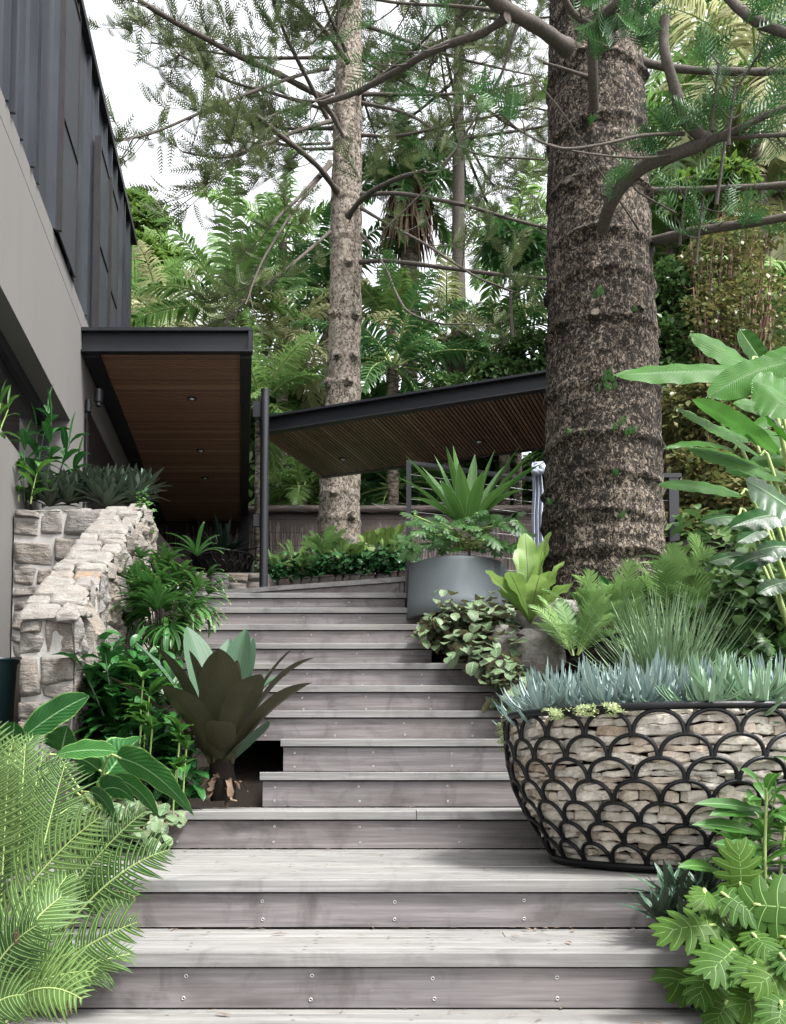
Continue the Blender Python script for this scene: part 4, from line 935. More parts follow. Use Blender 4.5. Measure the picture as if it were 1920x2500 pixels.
big_fern('lime green fern in the bottom left corner with short fronds over the lowest tread', P(-10, 2520, 2.25),
    [(60, 2430, 2.3, 335, 2252, 2.25, .12, .115, 18), (-40, 2480, 2.15, 228, 2372, 2.1, .18, .10, 17), (40, 2420, 2.2, 50, 2290, 2.1, .15, .09, 14), (0, 2470, 2.1, 200, 2440, 2.0, .3, .10, 15),
     (-30, 2420, 2.2, 150, 2190, 2.3, .2, .14, 19), (-60, 2440, 2.1, 90, 2260, 2.05, .2, .13, 17), (120, 2420, 2.3, 285, 2375, 2.4, .3, .08, 12), (-80, 2520, 2.0, 60, 2430, 1.95, .25, .1, 14), (20, 2470, 2.15, 170, 2330, 2.15, .3, .12, 16)],
    [(.3, .5, .35), (1.4, .8, .45), (2.2, .6, .4), (.9, 1.1, .4), (2.8, .7, .4)], 4)
big_fern('younger lime green fern behind, its fronds rising beside the grey house wall', P(-60, 2080, 2.95),
    [(-40, 2120, 2.9, 35, 1800, 3.0, .1, .13, 17), (-60, 2100, 2.9, -10, 1770, 2.95, .05, .13, 17), (0, 2130, 2.9, 120, 1880, 3.05, .12, .12, 16), (20, 2140, 2.95, 190, 1960, 3.1, .2, .12, 16)],
    [(.5, .8, .4), (1.2, 1., .45), (2., .9, .4)], 5)

t = thing('dead_frond', 'brown dried fern frond hanging at the lower left edge among the lime ferns', 'fern frond', P(10, 2420, 2.15)); m, mr = MB(), MB()
frond(m, mr, P(-10, 2440, 2.15), P(45, 2270, 2.05), .1, 18, .05, .004, rnd=.5, face=1.2, curl=.9, jitter=.2); frond(m, mr, P(60, 2440, 2.35), P(175, 2475, 2.3), .3, 16, .05, .004, rnd=.5, face=1.2, curl=.9, jitter=.2)
m.build('fronds', M['dead'], t); mr.build('stalks', M['dead'], t)
# fern group right of centre
fp1 = fern_proto('fern', '', M['fern_mid'], 15, .42, 22, .105, .0062, 11, S=4)
fp2 = fern_proto('fern', '', M['fern_mid'], 13, .46, 21, .12, .0066, 12, S=4)
FR = [(1405, 1600, 4.95, 0, .95, 'mid-green fern nearest the boulder, left end of the fern bank', fp1), (1500, 1545, 5.3, 1, .95, 'mid-green fern against the left foot of the dark trunk', fp2), (1640, 1520, 5.25, 2, 1.15, 'tall mid-green fern below the black balustrade post', fp1),
      (1560, 1610, 4.9, 3, .9, 'mid-green fern between the grass tuft and the dark trunk', fp2), (1740, 1560, 4.9, 4, 1.05, 'mid-green fern at the right end of the fern bank under the big paddle leaves', fp1), (1730, 1480, 5.5, 5, 1.0, 'mid-green fern behind the bank, right of the balustrade post', fp2), (1440, 1545, 5.15, .6, .8, 'small mid-green fern behind the boulder fern', fp2)]
used = set()
for i, (px, py, Y, rz, s_, lb, pr) in enumerate(FR):
    f = place if id(pr) not in used else dup; used.add(id(pr)); f(pr, P(px, py, Y), rz*1.3, s_, lb, 'ferns at the foot of the dark trunk')
# ferns in the raised bed behind the deck
FB = [(672, 1390, 11.6, .6, 'pale fern beside the round black post in the raised bed'), (722, 1385, 11.9, .75, 'pale fern second from the round black post in the raised bed'), (745, 1405, 11.45, .6, 'small pale fern low in the raised bed above the edging stones'), (795, 1362, 11.7, .85, 'tall pale fern left of the pale trunk base'), (838, 1372, 11.5, .7, 'pale fern in front of the pale trunk base'), (985, 1370, 11.4, .7, 'pale fern at the right end of the raised bed beside the balustrade post')]
fb = None
for i, (px, py, Y, s_, lb) in enumerate(FB): fb = dup(fp1 if i % 2 else fp2, P(px, py, Y), i*1.1, s_*1.25, lb, 'ferns in the raised bed')

# ---- bird's nest ferns ----
def birdnest(label, base, leaves, Wm, mat='birdnest', grp=None, cat='fern'):
    t = thing('birds_nest_fern', label, cat, base, grp); m = MB()
    b = np.asarray(base); tips = np.array([l[:3] for l in leaves]); W = np.array([l[3] for l in leaves])*Wm
    wp = np.interp(np.linspace(0, 1, 16), [0, .15, .4, .75, .92, 1], [.18, .3, .75, 1, .7, .1])
    d = tips-b; hz = unit(d*[1, 1, 0]+1e-4); sd = np.cross(hz, [0, 0, 1.])
    fwd = np.array([[0, -1., 0]]); sd = unit(np.where(np.abs(sd[:, :1]) < .25, np.array([[.8, .4, 0]]), sd))
    mid = (b+tips)/2+np.array([0, 0, .12])*np.linalg.norm(d, axis=1)[:, None]
    m.blades(bez(np.broadcast_to(b, tips.shape), mid, tips, 16), W[:, None]*wp, sd, .22, 5, None, .22, 3.5)
    m.build('fronds', M[mat], t); return t
b = P(1295, 1520, 5.35)
birdnest("pale green birds nest fern with wavy fronds between the round pot and dark trunk", b,
    [(*P(x, y, Y), w_) for x, y, Y, w_ in [(1283, 1302, 5.45, 1.), (1330, 1318, 5.3, .95), (1345, 1298, 5.4, .9), (1186, 1393, 5.2, .8), (1243, 1395, 5.15, 1.05), (1345, 1395, 5.1, 1.1), (1398, 1425, 5.1, .9), (1378, 1370, 5.45, .8), (1318, 1405, 5.0, 1.0), (1265, 1340, 5.6, .8), (1215, 1440, 5.2, .6)]], .062)
for i, (px, py, Y, s_, lb) in enumerate([(905, 1355, 11.6, 1.12, 'bright birds nest fern right of the pale trunk, left of two tall ones'), (950, 1352, 11.5, 1.18, 'bright birds nest fern with tall rounded fronds near the balustrade post'), (865, 1365, 11.4, .8, 'low bright birds nest fern beside the pale trunk base')]):
    bb = P(px, py+22, Y); birdnest(lb, bb, [(*(bb+np.array([math.cos(a)*r_, math.sin(a)*r_*.8, z_])*s_), 1.) for a, r_, z_ in zip(np.arange(9)*2.4, [.12, .2, .26, .3, .3, .2, .25, .12, .3], [.42, .38, .34, .26, .2, .4, .3, .36, .18])], .058, grp='birds nest ferns in the raised bed')

# ---- giant bromeliad ----
bY = 4.12; bb = P(540, 1868, bY)
br = thing('bromeliad', 'giant bromeliad with grey-green strap leaves and dark purple-brown undersides beside the stairs', 'bromeliad', P(545, 1950, bY))
m = MB()
LV = [(377, 1577, 3.98, .062, .10), (457, 1530, 4.32, .074, .06), (462, 1588, 4.0, .04, .04), (537, 1584, 3.86, .078, .07), (602, 1535, 4.32, .066, .06), (580, 1611, 3.95, .042, .02), (618, 1556, 4.4, .058, .06), (636, 1646, 3.86, .070, .12),
      (717, 1583, 4.2, .036, .16), (769, 1606, 4.15, .042, .26), (763, 1667, 3.88, .050, .16), (323, 1563, 4.15, .036, .10), (251, 1646, 3.95, .034, .10), (397, 1674, 3.74, .066, .12), (700, 1650, 4.3, .04, .35), (430, 1640, 4.3, .05, .1), (560, 1560, 4.45, .06, .05)]
tips = np.array([P(x, y, Y) for x, y, Y, *_ in LV]); W = np.array([l[3] for l in LV]); lf = np.array([l[4] for l in LV])
ang = np.arctan2(tips[:, 1]-bY, tips[:, 0]-bb[0]); bs = bb+np.stack([np.cos(ang)*.035, np.sin(ang)*.035, 0*ang], 1)
wp = np.interp(np.linspace(0, 1, 36), [0, .25, .5, .7, .82, .91, .97, 1], [.62, .78, 1, .95, .78, .5, .22, .02])
d = tips-bs; sd = np.cross(unit(d*[1, 1, .0]+1e-5), [0, 0, 1.])
# turn each leaf so that its channel faces the plant centre
mid = (bs+tips)/2-np.stack([np.cos(ang), np.sin(ang), 0*ang], 1)*(.10*np.linalg.norm(d, axis=1))[:, None]*.6+np.array([0, 0, 1.])*(lf*np.linalg.norm(d, axis=1))[:, None]
sd = np.stack([-np.sin(ang), np.cos(ang), 0*ang], 1)*-1
m.blades(bez(bs, mid, tips, 36), W[:, None]*wp*1.22, sd, .34, 7, None, .04, 1.5)
m.build('leaves', M['brom'], br)
m = MB()   # two short broken outer leaves
for (x, y, Y, wv, lv, m2) in [(537, 1762, 3.78, .066, .45, 0), (655, 1760, 4.0, .06, .25, 0)]:
    tp = P(x, y, Y); m.blades(bez(bb, (bb+tp)/2+[0, 0, lv*.12], tp, 24), np.array([wv*np.interp(np.linspace(0, 1, 24), [0, .4, .75, .88, .95, 1], [.7, 1, .92, .7, .45, .1])]), np.array([[-1., 0, 0]]) if x < 600 else np.array([[.3, .9, 0]]), .3, 5, .1)
m.build('broken_leaf', M['brom'], br)
m = MB(); n = 18; a = rng.uniform(0, 6.28, n); b0 = np.stack([bb[0]+.05*np.cos(a), bY+.05*np.sin(a), np.full(n, bb[2]-.01)-rng.uniform(0, .10, n)], 1)
Cn, sd = arcs(b0, a, rng.uniform(-1.5, .2, n), rng.uniform(-1.6, -.6, n), rng.uniform(.04, .12, n), 6); m.blades(Cn+rng.normal(size=Cn.shape)*.006, np.full((n, 6), .012)*rng.uniform(.3, 1.3, (n, 1)), sd, .5, 3, None, .5, 2)
m.build('dry_sheaths', M['dead'], br)
m = MB(); m.tube([P(545, 1955, bY), P(543, 1915, bY), bb+[0, 0, .03]], [.055, .06, .05], 12); m.build('stump', M['soil'], br)

# ---- sword-leaf plant in the round pot ----
yb2 = YP-.05; bb = P(1142, 1296, yb2)
ag = thing('sword_leaf_plant', 'spiky rosette of long green sword leaves growing from the blue-grey pot', 'plant', bb)
LV = [(958, 1160, 6.2, .02, .14), (990, 1112, 6.3, .034, .05), (1089, 1088, 6.3, .036, .03), (1106, 1086, 6.5, .036, .02), (1209, 1097, 6.5, .034, .04), (1273, 1087, 6.4, .038, .08), (1317, 1094, 6.3, .04, .10), (1326, 1131, 6.15, .04, .14), (1286, 1194, 6.0, .03, .2),
      (1075, 1170, 6.0, .04, .03), (1160, 1108, 6.8, .036, .03), (1030, 1140, 6.7, .036, .06), (1240, 1130, 6.8, .036, .06), (1000, 1215, 6.0, .032, .16), (1180, 1150, 5.95, .044, .04), (1120, 1130, 6.05, .044, .03), (1060, 1110, 6.55, .036, .04), (1255, 1170, 5.95, .04, .1)]
tips = np.array([P(x, y, Y) for x, y, Y, *_ in LV]); W = np.array([l[3] for l in LV]); lf = np.array([l[4] for l in LV])
W = W*1.22; m = MB(); ang = np.arctan2(tips[:, 1]-yb2, tips[:, 0]-bb[0]); bs = bb+np.stack([np.cos(ang), np.sin(ang), 0*ang], 1)*.03
sd = np.stack([np.sin(ang), -np.cos(ang), 0*ang], 1); mid = (bs+tips)/2+np.array([0, 0, 1.])*(lf*np.linalg.norm(tips-bs, axis=1))[:, None]
m.blades(bez(bs, mid, tips, 14), W[:, None]*np.interp(np.linspace(0, 1, 14), [0, .12, .5, .8, 1], [.5, .6, 1, .6, .01]), sd, .42, 5); m.build('leaves', M['agave'], ag)

# ---- lobed-leaf plants (deeply cut leaves) ----
def lobed(m, ms, base, tip, nrm, width=.5, nl=6, S=7, droop=.25, stem=None, rnd=None):
    base, tip = np.asarray(base, float), np.asarray(tip, float); ax = tip-base; L = np.linalg.norm(ax); tg0 = ax/L; nrm = unit(np.asarray(nrm, float)); nrm = unit(nrm-tg0*np.dot(nrm, tg0)); sd = np.cross(tg0, nrm)
    def at(t, s):   # leaf plane with a bend along and across
        t = np.asarray(t, float)[:, None]; s = np.asarray(s, float)[:, None]
        return base+tg0*(t*L)+sd*(s*L)+nrm*(L*(-droop*(t-.3)**2-.35*np.abs(s)**1.5+.06))
    rn = rng.random() if rnd is None else rnd
    V = [];
    for sg in (-1, 1):
        for k in range(nl+1):
            f = k/nl; t0 = .02+.80*f; a = (2.35-1.85*f)   # lobe angle from the tip direction
            ln = width*np.interp(f, [0, .2, .5, .8, 1], [.62, .9, 1.0, .8, .55])
            if k == nl: continue
            u = np.linspace(0, 1, S); aa_ = a-.28*u
            tt = t0+ln*u*np.cos(aa_)+.0*u; ss = sg*ln*u*np.sin(aa_)
            # blade with width profile: wide foot merging at the midrib, rounded tip
            wv = L*width*(.155 if nl > 5 else .18)*np.interp(u, [0, .3, .6, .8, .93, .985, 1], [1.5, 1.35, 1., .95, .7, .35, .03])
            Cn = at(tt, ss); Cn = Cn+nrm*(.002*k*L)
            dirv = unit(np.gradient(Cn, axis=0)); sdd = np.cross(dirv, nrm)
            m.blades(Cn[None], wv[None], sdd[None], -.22, 3, rn+.0)
    u = np.linspace(0, 1, S+2); Cn = at(u*1.0, 0*u); m.blades(Cn[None], (L*width*.36*np.interp(u, [0, .1, .5, .7, .8, .9, .97, 1], [.8, 1., 1, .8, .6, .5, .3, .02]))[None], np.tile(sd, (1, 1)), -.15, 3, rn)
    if stem is not None: ms.tube(smoothpath([stem, (np.asarray(stem)+base)/2+[0, 0, .04], base, base+tg0*.02], 8), np.linspace(.005, .0035, 8), 6, cap=False)
xp = thing('lobed_leaf_plant', 'large light green plant with deeply cut leaves in the lower right corner', 'plant', P(1850, 2520, 2.3))
m, ms = MB(), MB(); XC = P(1870, 2480, 2.45)
for (bx, by, tx, ty, Y, Yt, wd, nz_) in [(1809, 2171, 1803, 2052, 2.3, 2.3, .50, (0, -1, .25)), (1907, 2233, 1912, 2136, 2.25, 2.25, .48, (0, -1, .3)), (1749, 2262, 1594, 2278, 2.22, 2.2, .40, (.1, -.75, .8)), (1838, 2281, 1885, 2330, 2.12, 2.05, .55, (0, -.8, .8)), (1795, 2320, 1722, 2385, 2.1, 2.02, .46, (0, -.8, .8)),
      (1844, 2352, 1822, 2400, 2.05, 2.0, .62, (.1, -.85, .75)), (1734, 2355, 1700, 2460, 2.15, 2.1, .42, (-.2, -1, .5)), (1915, 2362, 1832, 2420, 2.0, 1.96, .44, (0, -.9, .7)), (1907, 2445, 1900, 2520, 1.95, 1.9, .6, (0, -1, .5)), (1905, 2330, 1950, 2390, 2.0, 1.95, .5, (0, -.8, .8)),
      (1760, 2210, 1680, 2195, 2.3, 2.3, .5, (.2, -.7, .8)), (1870, 2240, 1800, 2200, 2.3, 2.3, .5, (0, -.9, .6)), (1840, 2230, 1885, 2270, 2.25, 2.2, .5, (0, -.7, .9)), (1905, 2290, 1960, 2300, 2.15, 2.1, .5, (0, -.7, .9)), (1860, 2420, 1800, 2470, 2.05, 2.0, .5, (0, -.9, .6)), (1780, 2440, 1740, 2510, 2.15, 2.1, .5, (-.2, -1, .4))]+[(bx, by, bx+rng.normal()*75, by+rng.uniform(20, 90), Y, Y-.06, .52, (rng.normal()*.2, -.9, .6)) for bx, by, Y in zip(rng.uniform(1720, 1940, 20), rng.uniform(2170, 2480, 20), rng.uniform(2.2, 2.4, 20))]:
    lobed(m, ms, P(bx, by, Y), P(tx, ty, Yt), nz_, wd*1.15, 6, stem=XC+rng.normal(size=3)*.03)
m.build('leaves', M['xanadu'], xp); ms.build('stalks', M['rachis'], xp)
xd = thing('lobed_leaf_plant', 'darker shaded plant with cut leaves behind the light green one at the bottom right', 'plant', P(1800, 2560, 2.5)); m, ms = MB(), MB()
for i in range(42):
    b_ = P(rng.uniform(1690, 1960), rng.uniform(2230, 2560), rng.uniform(2.42, 2.62)); a = rng.uniform(2., 7.3); L = rng.uniform(.07, .12)
    lobed(m, ms, b_, b_+np.array([math.cos(a)*L, -.04*rng.random(), math.sin(a)*L]), (rng.normal()*.3, -1, .5), .5, 5, 5, stem=P(1860, 2560, 2.65))
m.build('leaves', M['xanadu_dark'], xd); ms.build('stalks', M['limb'], xd)
# cut-leaf plant round the foot of the sword plant in the pot
xq = thing('lobed_leaf_plant', 'mid-green cut-leaf plant spilling over the front of the blue-grey pot', 'plant', P(1130, 1345, YP)); m, ms = MB(), MB()
for i in range(84):
    px = rng.uniform(1000, 1270); py = rng.uniform(1255, 1345)-18*abs(px-1135)/130*0; Yq = rng.uniform(5.95, 6.5); b_ = P(px, py, Yq); a = math.atan2(1330-py-60, px-1135)+rng.normal()*.7; L = rng.uniform(.10, .17)
    out_ = np.array([np.sign(px-1135)*abs(math.cos(a))*L*.9, -.07*rng.random(), (rng.uniform(-.7, .45))*L])
    lobed(m, ms, b_, b_+out_, (rng.normal()*.3, -.7, .8), .5, 5, 5, stem=P(1135+rng.normal()*25, 1345, YP) if i % 2 else None)
m.build('leaves', M['xanadu_dark'], xq); ms.build('stalks', M['rachis'], xq)
# cut-leaf mound right of the ferns
for (px, py, Y, lb) in [(1860, 1560, 4.6, 'dark cut-leaf plant at the right edge behind the blue succulents'), (1800, 1600, 4.5, 'dark cut-leaf plant between the right ferns and the blue succulents')]:
    xr_ = thing('lobed_leaf_plant', lb, 'plant', P(px, py+60, Y), group='cut-leaf plants behind the basket planter'); m, ms = MB(), MB()
    for i in range(46):
        b_ = P(px+rng.normal()*45, py+rng.normal()*40, Y+rng.uniform(-.15, .25)); a = rng.uniform(0, 6.28); L = rng.uniform(.08, .14)
        lobed(m, ms, b_, b_+np.array([math.cos(a)*L, -.05, math.sin(a)*L*.7]), (rng.normal()*.3, -.8, .8), .5, 5, 5, stem=P(px, py+60, Y))
    m.build('leaves', M['xanadu_dark'], xr_); ms.build('stalks', M['limb'], xr_)

# ---- large paddle leaves at the right edge ----
def paddles(label, root, lst, mat, name='paddle_leaf_plant', grp=None, wprof=None, fold=.22, ruffle=.06, cat='plant'):
    root = G(root[0], root[1])-np.array([0, 0, .06])
    t = thing(name, label, cat, root, grp); m, ms = MB(), MB()
    for q in lst:
        bx, by, bY, tx, ty, tY, wd, lift, sdv = q; b_, tp = P(bx, by, bY), P(tx, ty, tY); L = np.linalg.norm(tp-b_)
        Cn = bez(b_, (b_+tp)/2+np.array([0, 0, lift*L]), tp, 22)
        wp = np.interp(np.linspace(0, 1, 22), [0, .05, .2, .5, .75, .9, .97, 1], [.1, .45, .85, 1, .86, .5, .2, .01]) if wprof is None else wprof
        if sdv is None:
            sdv = np.cross(unit(tp-b_), np.array([.1, -.75, .66]))
        m.blades(Cn, wd*wp[None], unit(np.asarray(sdv, float))[None], fold, 9, None, ruffle, 5.)
        r_ = np.asarray(root)+rng.normal(size=3)*.03; tg = Cn[0][1]-Cn[0][0]
        ms.tube(smoothpath([r_, r_*.45+b_*.55-unit(tg)*.1+[0, 0, .02], b_-unit(tg)*.05, b_+unit(tg)*L*.03], 12), np.linspace(.013, .006, 12), 8, cap=False)
    m.build('leaves', M[mat], t); ms.build('stems', M['rachis'], t); return t
RP = P(2040, 1500, 4.0)
paddles('tall bright green banana-like plant with paddle leaves reaching left across the dark trunk', RP,
    [(1838, 905, 4.0, 1500, 916, 3.9, .068, .03, (0.1, -.5, -.9)), (1872, 925, 4.1, 1684, 814, 4.15, .075, .08, (.5, -.3, -.8)), (1864, 890, 4.3, 1806, 803, 4.35, .05, .02, (1, -.2, -.1)), (1930, 885, 3.8, 1728, 970, 3.75, .085, .10, (.2, -.3, -1)), (1960, 1010, 3.7, 1835, 930, 3.7, .13, .15, (.55, -.2, -.9)), (1985, 850, 3.9, 1840, 910, 3.85, .075, .10, (.2, -.5, -.9)),
     (1950, 1090, 3.85, 1855, 985, 3.75, .075, .05, (.7, 0, -.7))], 'canna', grp=None)
paddles('bright green banana-like plant with a twisted lime leaf half way up the right edge', P(2010, 1540, 4.2),
    [(1862, 1118, 4.1, 1650, 995, 4.05, .062, .10, (.4, -.5, -.8)), (1905, 1110, 4.3, 1690, 975, 4.4, .055, .08, (.5, .4, -.7)), (1797, 1100, 4.4, 1620, 1096, 4.35, .05, .22, (.1, -.8, -.6)), (1925, 1175, 4.1, 1680, 1095, 4.15, .075, .10, (.3, -.6, -.8)), (1815, 1210, 4.3, 1605, 1184, 4.25, .05, .12, (.1, -.6, -.8)), (1905, 1060, 4.5, 1760, 1035, 4.5, .05, .1, (.1, -.7, -.7)), (1940, 1010, 4.4, 1830, 1050, 4.35, .06, .15, (.1, -.7, -.7))]+[(px+rng.uniform(110, 170), py+rng.uniform(-10, 70), Y, px, py, Y-.05, rng.uniform(.05, .075), rng.uniform(.08, .2), (rng.uniform(.1, .4), rng.uniform(-.7, -.2), -.8)) for px, py, Y in [(1790, 985, 4.7), (1830, 1130, 4.7), (1770, 1150, 4.8), (1850, 1080, 4.6), (1720, 1045, 4.8), (1860, 940, 4.6), (1800, 1060, 4.9)]], 'canna')
paddles('dark green paddle-leaf plant low on the right edge, above the cut-leaf plants', P(2000, 1560, 4.0),
    [(1945, 1250, 3.9, 1822, 1172, 3.85, .10, .05, (.6, -.1, -.8)), (1940, 1258, 4.05, 1782, 1290, 4.0, .075, .15, (.1, -.6, -.8)), (1805, 1262, 4.3, 1712, 1274, 4.25, .055, .1, (.05, -.7, -.7)), (1912, 1350, 4.1, 1786, 1390, 4.0, .05, .12, (.2, -.6, -.8)), (1828, 1355, 4.3, 1732, 1373, 4.25, .045, .08, (.1, -.6, -.8)), (1880, 1290, 4.3, 1800, 1325, 4.25, .045, .1, (.2, -.6, -.8)), (1950, 1340, 4.0, 1850, 1345, 3.95, .06, .15, (.1, -.6, -.8)), (1930, 1420, 4.2, 1850, 1450, 4.1, .05, .1, (.2, -.6, -.8))], 'canna_dark')

# ---- ginger: leafy cane with lance leaves ----
def ginger(label, stems, mat, L=.2, W=.03, n=9, name='ginger_plant', grp=None, cat='plant', seed=0, spread=1.0, up=.5, spike=False):
    global rng; keep = rng; rng = np.random.default_rng(seed+50)
    t = thing(name, label, cat, stems[0][0], grp); m, ms = MB(), MB()
    for (b_, tp) in stems:
        b_, tp = np.asarray(b_, float), np.asarray(tp, float); H = np.linalg.norm(tp-b_); sp = bez(b_, (b_+tp)/2+rng.normal(size=3)*.02*H, tp, 12)[0]
        ms.tube(sp, np.linspace(.0065, .003, 12), 6, cap=False)
        tt = np.linspace(.25, 1., n); a0 = rng.uniform(0, 6.28)
        for i, q in enumerate(tt):
            p_ = sp[min(11, int(q*11))]; a = a0+i*2.6+rng.normal()*.35; e = up*(q**.6)+rng.normal()*.18-(.15 if q < .6 else 0); l = L*rng.uniform(.75, 1.15)*(1 if q < .9 else .75)
            Cn, sd = arcs(p_[None], a, e+.45, e-.75*spread, l, 10)
            m.blades(Cn, W*rng.uniform(.8, 1.15)*LANCE(10)[None], sd, .28, 5, None, .10, 3.)
        if spike: Cn, sd = arcs(tp[None], rng.uniform(0, 6), 1.45, 1.3, L*1.0, 8); m.blades(Cn, W*.4*LANCE(8)[None], sd, .9, 3)
    m.build('leaves', M[mat], t); ms.build('canes', M['stem_dark' if mat == 'dark_glossy' else 'rachis'], t); rng = keep; return t
gs = [(P(1868, 2180, 2.5), P(1873, 1935, 2.45)), (P(1900, 2200, 2.55), P(1925, 1950, 2.55)), (P(1840, 2180, 2.55), P(1800, 2050, 2.5)), (P(1880, 2200, 2.65), P(1850, 1990, 2.65)), (P(1950, 2200, 2.6), P(1965, 1900, 2.6))]
ginger('light green ginger with lance-shaped leaves in front of the right side of the basket planter', gs, 'ginger', .17, .024, 11, seed=2)
t = thing('ginger_plant', 'single light green ginger shoot with leaves pointing left across the basket planter', 'plant', P(1876, 2200, 2.38)); m = MB(); ms = MB()
for (bx, by, tx, ty, w_) in [(1868, 1935, 1809, 1879, .016), (1868, 1985, 1695, 1964, .018), (1850, 1990, 1732, 1992, .02), (1860, 2040, 1690, 2014, .02), (1884, 1985, 1894, 1906, .018), (1878, 1990, 1935, 2015, .02), (1862, 2070, 1765, 2075, .018), (1870, 2100, 1740, 2060, .02), (1760, 2130, 1655, 2118, .018), (1872, 2100, 1950, 2085, .018), (1850, 1950, 1828, 1955, .02)]:
    b_, tp = P(bx, by, 2.42), P(tx, ty, 2.34); m.blades(bez(b_, (b_+tp)/2+np.array([0, -.01, .02]), tp, 12), w_*LANCE(12)[None]*1.15, unit(np.cross(tp-b_, [.1, -.8, .7]))[None], .22, 5, None, .08, 3)
ms.tube(smoothpath([P(1876, 2200, 2.42), P(1868, 2100, 2.42), P(1872, 1960, 2.41), P(1870, 1925, 2.40)], 10), .004, 6); m.build('leaves', M['ginger'], t); ms.build('cane', M['rachis'], t)

# ---- strap rosettes (dark, purple-backed) ----
def rosette(m, c, n, L, W, e0=(.3, 1.4), seed=None, droop=.5, S=7, cols=3, fold=.3, wpf=None):
    a = np.arange(n)*2.399+rng.uniform(0, 6.28); f = np.linspace(1, 0, n); e = e0[0]+(e0[1]-e0[0])*(1-f)+rng.normal(size=n)*.1
    Cn, sd = arcs(np.tile(c, (n, 1))+np.stack([np.cos(a), np.sin(a), 0*a], 1)*.01, a, e+.1, e-droop*f, L*rng.uniform(.75, 1.1, n)*(.7+.3*f), S)
    m.blades(Cn, W*(SWORD(S) if wpf is None else wpf)[None]*rng.uniform(.85, 1.1, (n, 1)), sd, fold, cols)
rp_ = None
def rosette_clump(label, cs, n, L, W, mat, name, cat='plant', grp=None, **kw):
    t = thing(name, label, cat, cs[0], grp); m = MB()
    for c in cs: rosette(m, np.asarray(c, float), n, L, W, **kw)
    m.build('leaves', M[mat], t); return t
rosette_clump('dark purple-green strap-leaf clump tucked under the basket planter beside the stairs', [P(1650+dx, 2235+dy, 2.5+dY) for dx, dy, dY in [(0, 0, 0), (-35, 15, -.04), (45, -20, .05), (30, 30, -.08), (90, 0, .05), (70, -50, .12), (-10, -40, .1)]], 20, .15, .013, 'rhoeo', 'strap_leaf_clump', e0=(.15, 1.35), droop=.35)
for i, (px, py, Y) in enumerate([(165, 1222, 6.2), (205, 1215, 6.45), (240, 1205, 6.3), (285, 1210, 6.55), (320, 1225, 6.3), (260, 1232, 6.12), (340, 1205, 6.7), (120, 1228, 6.15)]):
    lbs = ['dark strap-leaf rosette in the middle of the planter wall top, beside the upright ginger', 'dark strap-leaf rosette behind the ginger canes on the planter wall', 'tallest dark strap-leaf rosette on the planter wall', 'dark strap-leaf rosette at the back of the planter near the timber ceiling', 'dark strap-leaf rosette hanging over the right corner of the planter wall', 'low dark strap-leaf rosette at the front edge of the planter wall', 'dark strap-leaf rosette at the far right back of the planter', 'dark strap-leaf rosette at the foot of the grey wall on the planter']
    rosette_clump(lbs[i], [P(px, py+8, Y), P(px+14, py-6, Y+.08), P(px-14, py-4, Y+.05)], 22, .26, .024, 'rhoeo', 'strap_leaf_rosette', grp='dark rosettes on the planter wall', e0=(.2, 1.45), droop=.35)
ginger('tall upright ginger with narrow leaves standing on the planter wall in front of the window', [(P(72, 1225, 6.3), P(118, 1010, 6.3)), (P(110, 1225, 6.25), P(125, 1030, 6.2)), (P(125, 1225, 6.35), P(170, 1085, 6.35)), (P(60, 1225, 6.1), P(60, 1100, 6.05)), (P(95, 1220, 6.4), P(90, 1060, 6.4)), (P(140, 1225, 6.3), P(190, 1130, 6.3))], 'dark_glossy', .24, .03, 8, seed=7, up=.7, spike=True)
ginger('yellow-green ginger at the left end of the planter wall beside the grey wall', [(P(45, 1225, 6.02), P(40, 1130, 6.0)), (P(75, 1230, 6.0), P(95, 1140, 5.98))], 'ginger', .2, .028, 7, seed=8, up=.6)
# leaves in front of the window at the far left
ginger('narrow-leaved ginger shoot at the left edge below the dark window', [(P(-15, 1080, 5.2), P(2, 985, 5.2)), (P(-10, 1075, 5.3), P(20, 1000, 5.3))], 'ginger', .16, .02, 5, seed=9, up=1.0, spike=True)

# ---- shrubs between wall and stairs ----
SH = [(300, 1800, 4.35, 250, 1540, 'dark glossy ginger shrub against the end of the sloping stone wall'), (318, 1850, 4.2, 310, 1590, 'dark glossy ginger shrub left of the giant bromeliad'), (352, 1920, 4.0, 352, 1735, 'lowest dark glossy ginger shrub nearest the third step'), (280, 1830, 4.3, 285, 1640, 'low dark glossy ginger shrub behind the large heart-shaped leaf')]
for i, (px, py, Y, tx, ty, lb) in enumerate(SH):
    st_ = []
    for k in range(9):
        dx, dY = rng.normal()*26, rng.normal()*.10; st_.append((P(px+dx*.6, py+20, Y+dY), P(tx+dx*1.5, ty+abs(rng.normal())*70, Y+dY-.05)))
    ginger(lb, st_, 'dark_glossy', .19, .034, 11, 'ginger_shrub', 'dark ginger shrubs beside the stairs', 'shrub', seed=20+i, up=.55)
t = thing('ginger_shrub', 'light green young ginger shoots among the dark shrub left of the bromeliad', 'shrub', P(350, 1850, 3.9)); m, ms = MB(), MB()
